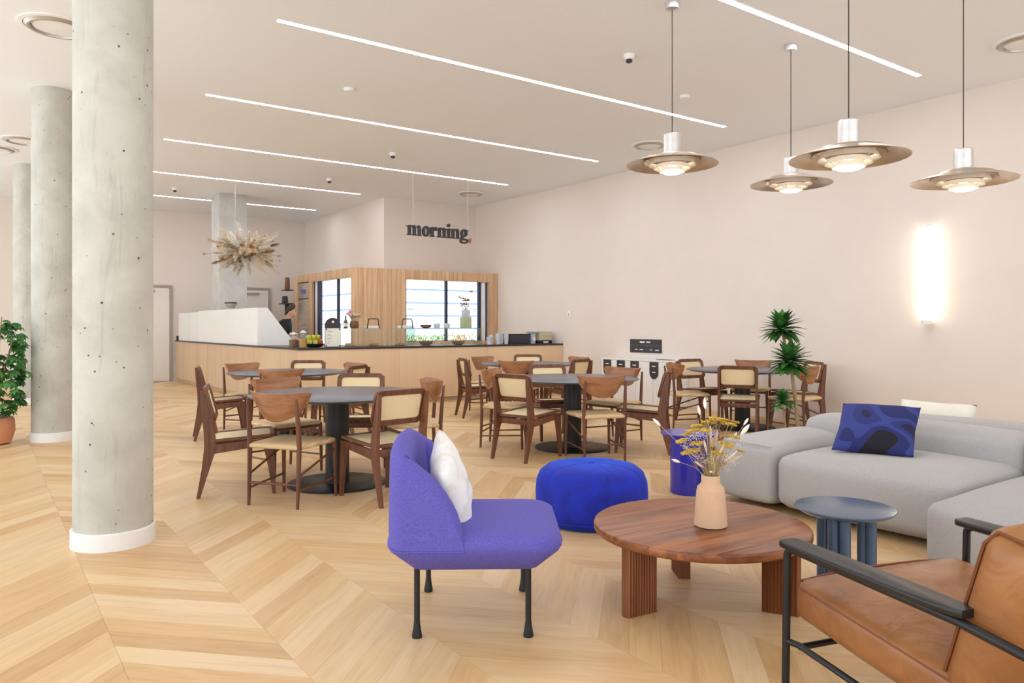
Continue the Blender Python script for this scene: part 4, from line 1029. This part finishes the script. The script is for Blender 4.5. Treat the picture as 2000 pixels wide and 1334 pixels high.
# menu board
t = thing('menu_board', 'arched black menu board with cream price sheet on the counter', 'menu board', (4.52, 11.18, Z0 + .001))
pts = [(-.13, 0), (.13, 0), (.13, .34)] + [(.13 * math.cos(a), .34 + .125 * math.sin(a)) for a in [PI * k / 14 for k in range(1, 14)]] + [(-.13, .34)]
MB().prism(pts, -.006, .006, lambda v: Vector((v.x, v.z, v.y))).build('board', 'metal_dark', t, None)
pp = MB().b2((-.125, -.010, .012), (.125, -.0065, .30)).build('price_sheet', 'paper', t, None)
for k, z in enumerate((.27, .245, .20, .18, .14, .12, .085, .06)): MB().b2((-.095, -.0115, z), (-.095 + (.06, .09, .05, .07, .08, .05, .07, .04)[k], -.0102, z + .006)).build('print_line', 'print_grey', pp, None)
for x in (-.108, .108):
    for z in (.028, .285): MB().tube([(x, -.0105, z), (x, -.015, z)], .011, 12).build('screw', 'metal_black', pp)
MB().tube([(0, -.0066, .40), (0, -.010, .40)], .02, 18).build('white_dot', 'white_print', t)
MB().b2((-.1, .008, 0), (.1, .07, .012)).build('foot', 'metal_black', t)
# bottle and flower pot standing on the glass case
t = thing('bottle', 'green glass bottle standing on the display case', 'bottle', (4.87, 11.5, SH)); MB().lathe([(.032, 0), (.034, .01), (.034, .10), (.013, .145), (.012, .20), (.014, .21)], 20).build('glass_body', 'bottle_green', t); MB().lathe([(.0345, .03), (.0345, .085)], 20, cap=False).build('paper_label', 'paper', t)
t = thing('flower_basket', 'crumpled brown basket of pale flowers on the display case', 'flower basket', (5.02, 11.5, SH)); MB().lathe([(.055, 0), (.075, .03), (.07, .09), (.06, .12), (.052, .12), (.01, .10)], 20).build('basket', 'bowl_brown', t)
pet = [blob_mesh('blossom', 'pampas', 16, .03, .014, 1), blob_mesh('blossom', 'pink_petal', 16, .03, .015, 1), blob_mesh('blossom', 'dried_brown', 12, .025, .010, 1)]
for k in range(17):
    a = random.uniform(0, 2 * PI); d = random.uniform(0, .12); m = pet[1] if k in (0, 1, 2) else pet[2 if k % 4 == 0 else 0]
    p = Vector((d * math.cos(a) + .02, d * math.sin(a) * .6, .15 + random.uniform(0, .09)))
    if m is pet[1]: p = Vector((-.12 + .03 * k, 0, .24 + .025 * k))
    s = MB().tube([(0, 0, .09), p], .002, 5).build('stem', 'dried_stem', t); o = bpy.data.objects.new('blossom', m); COL.objects.link(o); o.parent = s; o.location = p
# serving trays with black handles
for x, lb in ((5.32, 'white serving tray with black hoop handle, left of the two on the case'), (5.95, 'white serving tray with black hoop handle, right of the two on the case')):
    t = thing('serving_tray', lb, 'tray', (x, 11.5, SH)); MB().b2((-.10, -.08, 0), (.12, .08, .045), .008).build('tray', 'cup_white', t)
    MB().tube([(-.11, -.09, .0), (-.085, -.09, .15), (-.07, -.09, .158), (.07, -.09, .158), (.085, -.09, .15), (.11, -.09, 0)], .009, 8).build('handle', 'metal_black', t)
# stoneware and vase on the glass shelf
t = thing('bowl', 'small brown bowl on the glass shelf', 'bowl', (6.36, 11.5, SH)); MB().lathe([(.04, 0), (.09, .02), (.095, .055), (.09, .056), (.06, .02), (.01, .015)], 24).build('body', 'bowl_brown', t); MB().lathe([(.092, .05), (.096, .053), (.092, .058)], 24, cap=False).build('rim', 'bowl_brown', t)
for x, lb in ((6.58, 'white cup on the glass shelf beside the brown bowl'), (6.78, 'white cup on the glass shelf nearest the sage vase')):
    t = thing('cup', lb, 'cup', (x, 11.5, SH)); MB().lathe([(.04, 0), (.05, .01), (.058, .085), (.054, .085), (.045, .015), (.01, .012)], 20, cap=False).build('body', 'cup_white', t); MB().tube([(.05, 0, .07), (.085, 0, .06), (.085, 0, .03), (.048, 0, .02)], .006, 6).build('handle', 'cup_white', t)
t = thing('sage_vase', 'square sage green vase with dried flowers before the hatch window', 'vase', (7.18, 11.5, SH)); MB().b2((-.088, -.06, 0), (.088, .06, .20), .006).build('lower_block', 'sage', t); MB().b2((-.062, -.05, .2005), (.062, .05, .33), .008).build('upper_block', 'pale_lilac', t)
for k in range(13):
    r_ = random.uniform(-.13, .13); h = random.uniform(.40, .56)
    if k == 0: r_, h = -.14, .57
    if k == 1: r_, h = .12, .66
    s = MB().tube([(r_ * .2, 0, .32), (r_ * .7, random.uniform(-.03, .03), (h + .32) / 2), (r_, 0, h)], .003, 5).build('stem', 'trunk', t)
    m = [sml, rst, yar[1], pet[2]][k % 4]; o = bpy.data.objects.new('flower_head', m); COL.objects.link(o); o.parent = s; o.location = (r_, 0, h); q = 1.6 if k > 1 else 2.0; o.scale = (q, q, q)
# plates of pastry inside the cases
for x, nm, lb in ((4.95, 'plate', 'plate of pastries at the left end of the display case'), (5.38, 'plate', 'plate of golden pastries in the middle of the display case'), (5.85, 'plate', 'plate of golden pastries at the right end of the display case'), (6.36, 'basket', 'dark woven basket on the counter under the brown bowl'), (7.02, 'basket', 'dark dish of orange pastries on the counter under the sage vase')):
    t = thing('pastry_' + nm, lb, nm, (x, 11.5, Z0)); dk = nm == 'basket'
    MB().lathe([(.06, 0), (.12, .012 if not dk else .05), (.125, .016 if not dk else .065), (.10, .012), (.01, .01)], 28).build('dish', 'bowl_brown' if dk else 'cup_white', t)
    for k in range(6):
        a = k * PI / 3; o = MB().lathe([(.006, 0), (.03, .008), (.034, .02), (.02, .036), (.004, .04)], 12).build('pastry', 'pastry' if x != 7.02 else 'orange_fruit', t); o.location = (.06 * math.cos(a), .06 * math.sin(a), .014 if not dk else .045)
# takeaway things at the right end
cup0 = None; k = 0
for x, y, nst in ((7.52, 11.25, 2), (7.62, 11.33, 3), (7.73, 11.27, 4), (7.83, 11.36, 4), (7.92, 11.28, 4)):
    t = thing('paper_cups', 'stack of white paper cups at the counter, %s of the group' % ('leftmost low one', 'second from left', 'middle', 'second from right', 'rightmost')[k], 'cup stack', (x, y, Z0), group='paper cup stacks'); k += 1
    for j in range(nst): o = MB().lathe([(.034, 0), (.048, .11), (.050, .112), (.046, .112), (.03, .006)], 18, cap=False).build('paper_cup', 'cup_white', t); o.location = (0, 0, j * .028)
t = thing('black_box', 'dark grey lidded box on the counter right of the cups', 'box', (8.22, 11.36, Z0)); MB().b2((-.23, -.13, 0), (.23, .13, .165), .008).build('body', 'metal_dark', t); MB().b2((-.235, -.135, .1655), (.235, .135, .185), .006).build('lid', 'metal_black', t)
t = thing('water_dispenser', 'small pale blue canister with flat grey lid on the counter', 'canister', (8.55, 11.33, Z0)); MB().lathe([(.07, 0), (.075, .01), (.075, .19), (.07, .2)], 24).build('body', 'pale_lilac', t); MB().lathe([(.11, .2005), (.115, .21), (.115, .225), (.02, .235)], 24).build('lid', 'glass_edge', t); MB().b2((-.03, -.082, .05), (.03, -.073, .12)).build('paper_label', 'paper', t, None)
for z, dx, lb in ((.06, 0, 'lower kraft cardboard box stacked at the counter end'), (.145, .01, 'upper kraft cardboard box stacked at the counter end')):
    t = thing('kraft_box', lb, 'box', (8.82 + dx, 11.36, Z0 + z), group='kraft boxes'); MB().b2((-.15, -.11, 0), (.15, .11, .062), .004).build('body', 'kraft_box', t); MB().b2((-.153, -.113, .0625), (.153, .113, .083), .004).build('lid', 'kraft_box', t)
t = thing('card_stand', 'low black card rack under the kraft boxes at the counter end', 'rack', (8.80, 11.36, Z0)); MB().b2((-.17, -.12, 0), (.17, .12, .059), .004).build('frame', 'metal_black', t); MB().b2((-.04, -.124, .012), (.08, -.121, .042)).build('card', 'paper', t, None)
# leafy produce inside the hatch window
def herb(x, m, lb, w_):
    t = thing('herb_planter', lb, 'herbs', (x, 13.62, .0), group='herbs inside the hatch window'); MB().b2((-w_, -.11, .86), (w_, .11, .98), .006).build('trough', 'oak_board', t)
    me = blob_mesh('foliage', m, 90, 1.0, .035, 1.6)
    for v in me.vertices: v.co.x *= w_; v.co.y *= .1; v.co.z = v.co.z * 1.0 + 1.04
    o = bpy.data.objects.new('foliage', me); COL.objects.link(o); o.parent = t; o['kind'] = 'stuff'
herb(7.26, 'herb_green', 'bright green herbs low in the left hatch pane', .30); herb(7.84, 'herb_green', 'bright green herbs low beside the middle hatch post', .25); herb(8.4, 'herb_yellow', 'yellow-orange produce low in the right hatch pane', .28)

# ------------------------------------------------------------------ barista
P = thing('person', 'person in a black shirt with short dark hair bending over behind the counter', 'person', (4.63, 14.0, 0), math.radians(-32)); P.scale = (.955, .955, .955)
# local x is where the person faces
J = {'pel': ((0, 0, .95), .135), 'sp1': ((.02, 0, 1.12), .135), 'sp2': ((.06, 0, 1.30), .15), 'che': ((.10, 0, 1.42), .125), 'nk': ((.15, 0, 1.50), .055), 'nk2': ((.175, 0, 1.545), .052),
     'hd1': ((.205, 0, 1.60), .082), 'hd2': ((.20, 0, 1.665), .088), 'hd3': ((.19, 0, 1.70), .066), 'jaw': ((.265, 0, 1.575), .045), 'nose': ((.292, 0, 1.61), .013)}
E_ = [('pel', 'sp1'), ('sp1', 'sp2'), ('sp2', 'che'), ('che', 'nk'), ('nk', 'nk2'), ('nk2', 'hd1'), ('hd1', 'hd2'), ('hd2', 'hd3'), ('hd1', 'jaw'), ('jaw', 'nose')]
for s, n_ in ((1, 'L'), (-1, 'R')):
    J.update({'sh' + n_: ((.09, s * .17, 1.40), .065), 'el' + n_: ((.12, s * .24, 1.13), .043), 'wr' + n_: ((.36, s * .16, 1.05), .028), 'pa' + n_: ((.43, s * .145, 1.045), .030),
              'hip' + n_: ((0, s * .09, .88), .095), 'kn' + n_: ((.01, s * .10, .48), .058), 'an' + n_: ((-.02, s * .10, .09), .04), 'to' + n_: ((.13, s * .11, .04), .036)})
    E_ += [('che', 'sh' + n_), ('sh' + n_, 'el' + n_), ('el' + n_, 'wr' + n_), ('wr' + n_, 'pa' + n_), ('pel', 'hip' + n_), ('hip' + n_, 'kn' + n_), ('kn' + n_, 'an' + n_), ('an' + n_, 'to' + n_)]
    for k, (dy, l) in enumerate(((-.028, .075), (-.009, .088), (.010, .083), (.028, .066))):
        J['f%d%s' % (k, n_)] = ((.43 + l * .6, s * .145 + dy, 1.04), .0095); J['g%d%s' % (k, n_)] = ((.43 + l, s * .145 + dy, 1.02), .008)
        E_ += [('pa' + n_, 'f%d%s' % (k, n_)), ('f%d%s' % (k, n_), 'g%d%s' % (k, n_))]
    J['th' + n_] = ((.42, s * .10, 1.03), .011); J['tt' + n_] = ((.455, s * .085, 1.02), .009); E_ += [('pa' + n_, 'th' + n_), ('th' + n_, 'tt' + n_)]
names = list(J); me = bpy.data.meshes.new('body'); me.from_pydata([J[k][0] for k in names], [(names.index(a), names.index(b_)) for a, b_ in E_], [])
tmp = bpy.data.objects.new('tmp', me); COL.objects.link(tmp); md = tmp.modifiers.new('skin', 'SKIN')
for k, sv in zip(names, me.skin_vertices[0].data): sv.radius = (J[k][1], J[k][1] * (1.25 if k in ('sp2', 'che', 'pel', 'sp1') else 1.0)); sv.use_root = (k == 'pel')
ss = tmp.modifiers.new('sub', 'SUBSURF'); ss.levels = 2
me2 = bpy.data.meshes.new_from_object(tmp.evaluated_get(bpy.context.evaluated_depsgraph_get())); bpy.data.objects.remove(tmp)
me2.name = 'body'; me2.materials.clear()
for m in ('skin', 'shirt_black', 'trouser_dark', 'metal_black'): me2.materials.append(MT(m))
for p in me2.polygons:
    c = p.center; p.use_smooth = True
    p.material_index = 3 if c.z < .10 else 2 if c.z < .97 and c.x < .25 else 1 if (c.z < 1.485 and (c.x < .16 or c.z > 1.2)) else 0
link('body', me2, None, P)
hr = MB(); n = 16; rings = []
for i in range(9):
    ph = i / 8 * PI * .60; rings.append([Vector((.188 + .098 * math.sin(ph) * math.cos(2 * PI * k / n) - .012 * (1 if math.cos(2 * PI * k / n) < 0 else 0) * math.sin(ph), .092 * math.sin(ph) * math.sin(2 * PI * k / n), 1.668 + .094 * math.cos(ph) - (.09 * max(0, -math.cos(2 * PI * k / n)) - .055 * max(0, math.cos(2 * PI * k / n)) + .012 * math.sin(5 * k)) * math.sin(ph))) for k in range(n)])
hr.loft(rings).build('hair', 'hair_dark', P, 60)
for s in (1, -1):
    o = MB().lathe([(.003, -.004), (.011, 0), (.003, .005)], 12).build('eye', 'metal_black', P); o.location = (.285, s * .034, 1.635); o.rotation_euler = (0, PI / 2, 0)
    o = MB().lathe([(.006, -.006), (.02, 0), (.008, .008)], 12).build('ear', 'skin', P); o.location = (.195, s * .088, 1.615); o.rotation_euler = (PI / 2, 0, 0); o.scale = (.8, 1.3, 1)
MB().tube([(.300, -.022, 1.562), (.306, 0, 1.560), (.300, .022, 1.562)], .006, 6).build('mouth', 'pink_petal', P)
# ------------------------------------------------------------------ plants and hanging dried flowers
random.seed(21)
def leaf_mesh(name, L, W, droop, m, n=5, fold=.25):
    vs = []; fs = []
    for i in range(n + 1):
        u = i / n; w_ = W * math.sin(PI * (u * .92 + .06)) ** .8; z = -droop * u * u; x = L * u
        vs += [(x, -w_, z + fold * w_), (x, 0, z), (x, w_, z + fold * w_)]
    for i in range(n):
        a = i * 3; fs += [(a, a + 1, a + 4, a + 3), (a + 1, a + 2, a + 5, a + 4)]
    # give the blade a little thickness
    k = len(vs); vs += [(x, y, z - .0012) for x, y, z in vs]; fs += [tuple(reversed([q + k for q in f])) for f in fs]
    me = bpy.data.meshes.new(name); me.from_pydata(vs, [], fs); me.update(); me.materials.append(MT(m)); finish(me, 60); return me
# dracaena
DX, DY = 6.42, 4.27
t = thing('dracaena', 'green cane plant with three leafy rosettes behind the grey sofa', 'plant', (DX, DY, 0))
def loc2(px, py, Z=7.2):     # offsets measured in the plant's own upright plane
    r = (px - 1556) / 1456.57 * Z; v = rg * r; return Vector((v.x, v.y, 1.3 - (py - 635) / 1456.57 * Z))
MB().lathe([(.12, 0), (.17, .02), (.20, .20), (.205, .22), (.19, .22), (.18, .19), (.01, .19)], 32).build('pot', 'white_paint', t); MB().lathe([(.185, .192), (.1, .205), (.01, .208)], 24).build('soil', 'soil', t)
MB().tube([loc2(1561, 860), loc2(1560, 830), loc2(1553, 765), loc2(1546, 715), loc2(1538, 690), loc2(1531, 655)], [.022, .020, .018, .016, .014, .013], 12).build('trunk', 'trunk', t)
MB().tube([loc2(1538, 860), loc2(1536, 840), loc2(1531, 795)], [.013, .012, .010], 10).build('trunk', 'trunk', t)
lm = [leaf_mesh('leaf', 1.0, .155, .16, 'leaf_green'), leaf_mesh('leaf', 1.0, .145, .30, 'leaf_green')]
def rosette(c, L, n, lo, hi):
    for k in range(n):
        a = k * 2.399963; e = math.radians(lo + (hi - lo) * (k / n) + random.uniform(-6, 6)); l = L * (1.0 - .35 * max(0, math.sin(e)) * .5) * random.uniform(.85, 1.1)
        o = bpy.data.objects.new('leaf', lm[k % 2]); COL.objects.link(o); o.parent = t; o.location = c + Vector((0, 0, .09 * L * k / n * 3)); o.scale = (l, l, l); o.rotation_euler = (0, -e, a)
rosette(loc2(1528, 648), .215, 88, -22, 82); rosette(loc2(1543, 712), .225, 88, -25, 80); rosette(loc2(1530, 788), .14, 60, -20, 80)
# schefflera in terracotta pot at the left edge
t = thing('umbrella_plant', 'bushy green umbrella plant in a terracotta pot at the left edge', 'plant', (.10, 9.92, 0))
MB().lathe([(.14, 0), (.19, .02), (.225, .14), (.22, .26), (.205, .29), (.19, .29), (.19, .25), (.01, .25)], 40).build('pot', 'terracotta_pot', t); MB().lathe([(.19, .252), (.1, .262), (.01, .265)], 24).build('soil', 'soil', t)
lf1 = leaf_mesh('leaflet', .12, .026, .03, 'leaf_green', 4)
cm_ = MB()
for k in range(8):
    a = k * 2 * PI / 8
    for f in lf1.polygons: pass
    M_ = Matrix.Rotation(a, 3, 'Z') @ Matrix.Rotation(math.radians(18), 3, 'Y')
    cm_.add([M_ @ (v.co * (1 if k % 2 else .85)) for v in lf1.vertices], [tuple(f.vertices) for f in lf1.polygons])
lc = bpy.data.meshes.new('leaf'); lc.from_pydata(cm_.v, [], cm_.f); lc.update(); lc.materials.append(MT('leaf_green')); finish(lc, 60)
for k in range(5):
    a = k * 1.3; MB().tube([(.05 * math.cos(a), .05 * math.sin(a), .26), (.10 * math.cos(a), .10 * math.sin(a), .7), (.2 * math.cos(a), .2 * math.sin(a), 1.15 + .06 * k)], [.012, .01, .006], 8).build('stem', 'trunk', t)
for k in range(280):
    u = random.random(); a = random.uniform(0, 2 * PI); z = .34 + 1.02 * u; R_ = .50 * math.sin(PI * min(1, (u * .78 + .14))) ** .6 * random.uniform(.55, 1.0)
    o = bpy.data.objects.new('leaf', lc); COL.objects.link(o); o.parent = t
    x, y = R_ * math.cos(a), R_ * math.sin(a)
    if x > .28 and y > -.25: x = .28
    o.location = (x, y, z); o.rotation_euler = (random.uniform(-.7, .7), random.uniform(.0, .8), a); s = random.uniform(.5, .8); o.scale = (s, s, s)
# hanging cloud of dried grasses
HC = Vector((3.9, 14.4, 0)); cz = 2.69
t = thing('hanging_dried_flowers', 'cloud of dried pampas and brown grasses hanging before the square column', 'dried flowers', (HC.x + rg.x * .2, HC.y + rg.y * .2, cz))
def plume(name, m, L, W, seed, n=170):
    """feathery seed head: a thin stalk with many fine hairs sweeping outwards and forwards"""
    random.seed(seed); mb = MB(); mb.tube([(0, 0, 0), (L * .5, 0, -.01), (L, 0, -.05 * L)], [.004, .003, .001], 4)
    for k in range(n):
        u = .06 + .92 * random.random() ** .8; a = random.uniform(0, 2 * PI); ww = W * math.sin(PI * (u * .8 + .14)) ** .7 * random.uniform(.6, 1.25)
        p = Vector((L * u, 0, -.05 * L * u)); q = p + Vector((ww * .75, ww * math.cos(a), ww * math.sin(a) - .02)); sd = Vector((0, -math.sin(a), math.cos(a))) * .006
        up = Vector((0, math.cos(a), math.sin(a))) * .003
        mb.add([p + sd, p - sd, p + up, q], [(0, 1, 3), (1, 2, 3), (2, 0, 3), (0, 2, 1)])
    me = bpy.data.meshes.new(name); me.from_pydata(mb.v, [], mb.f); me.update(); me.materials.append(MT(m)); return me
pls = [plume('pampas_plume', 'pampas', .42, .07, 1), plume('pampas_plume', 'pampas', .36, .06, 2), plume('pampas_plume', 'bunny_tail', .38, .055, 3), plume('grass_plume', 'dried_brown', .34, .05, 4), plume('grass_plume', 'dried_stem', .40, .03, 5), plume('grass_plume', 'dried_rust', .30, .035, 6)]
random.seed(33)
MB().tube([(-rg.x * .2, -rg.y * .2, .05), (-rg.x * .2, -rg.y * .2, CH - cz - .004)], .003, 6).build('wire', 'wire_pale', t)
MB().tube([(-.22, .15, 0), (0, 0, .02), (.22, -.15, 0)], .05, 8).build('core', 'dried_brown', t)
for k in range(220):
    a = random.uniform(0, 2 * PI); e = random.gauss(-.12, .38); r0 = random.uniform(.0, .32)
    el = 1.0
    me = random.choices(pls, (4, 4, 3, 2.2 if math.sin(e) < 0 else .6, 1.5, .8))[0]
    o = bpy.data.objects.new(me.name, me); COL.objects.link(o); o.parent = t
    d = Vector((math.cos(a) * math.cos(e), math.sin(a) * math.cos(e), math.sin(e)))
    o.location = (d.x * r0 + rg.x * random.uniform(-.12, .12), d.y * r0 + rg.y * random.uniform(-.12, .12), d.z * r0 * .8 + random.uniform(-.06, .06))
    o.rotation_euler = (random.uniform(0, 6), -e + random.gauss(0, .3), a + random.gauss(0, .4)); s = random.uniform(.7, 1.1); o.scale = (s, s, s)
for k in range(40):
    a = random.uniform(0, 2 * PI); e = random.uniform(-.6, .75); d = Vector((math.cos(a) * math.cos(e), math.sin(a) * math.cos(e), math.sin(e))) * random.uniform(.5, .74); d.z *= .75
    s = MB().tube([d * .3, d], .003, 4).build('stem', 'dried_stem', t); o = bpy.data.objects.new('seed_head', [spk, rst, sml][k % 3]); COL.objects.link(o); o.parent = s; o.location = d; q = random.uniform(.9, 1.6); o.scale = (q, q, q)
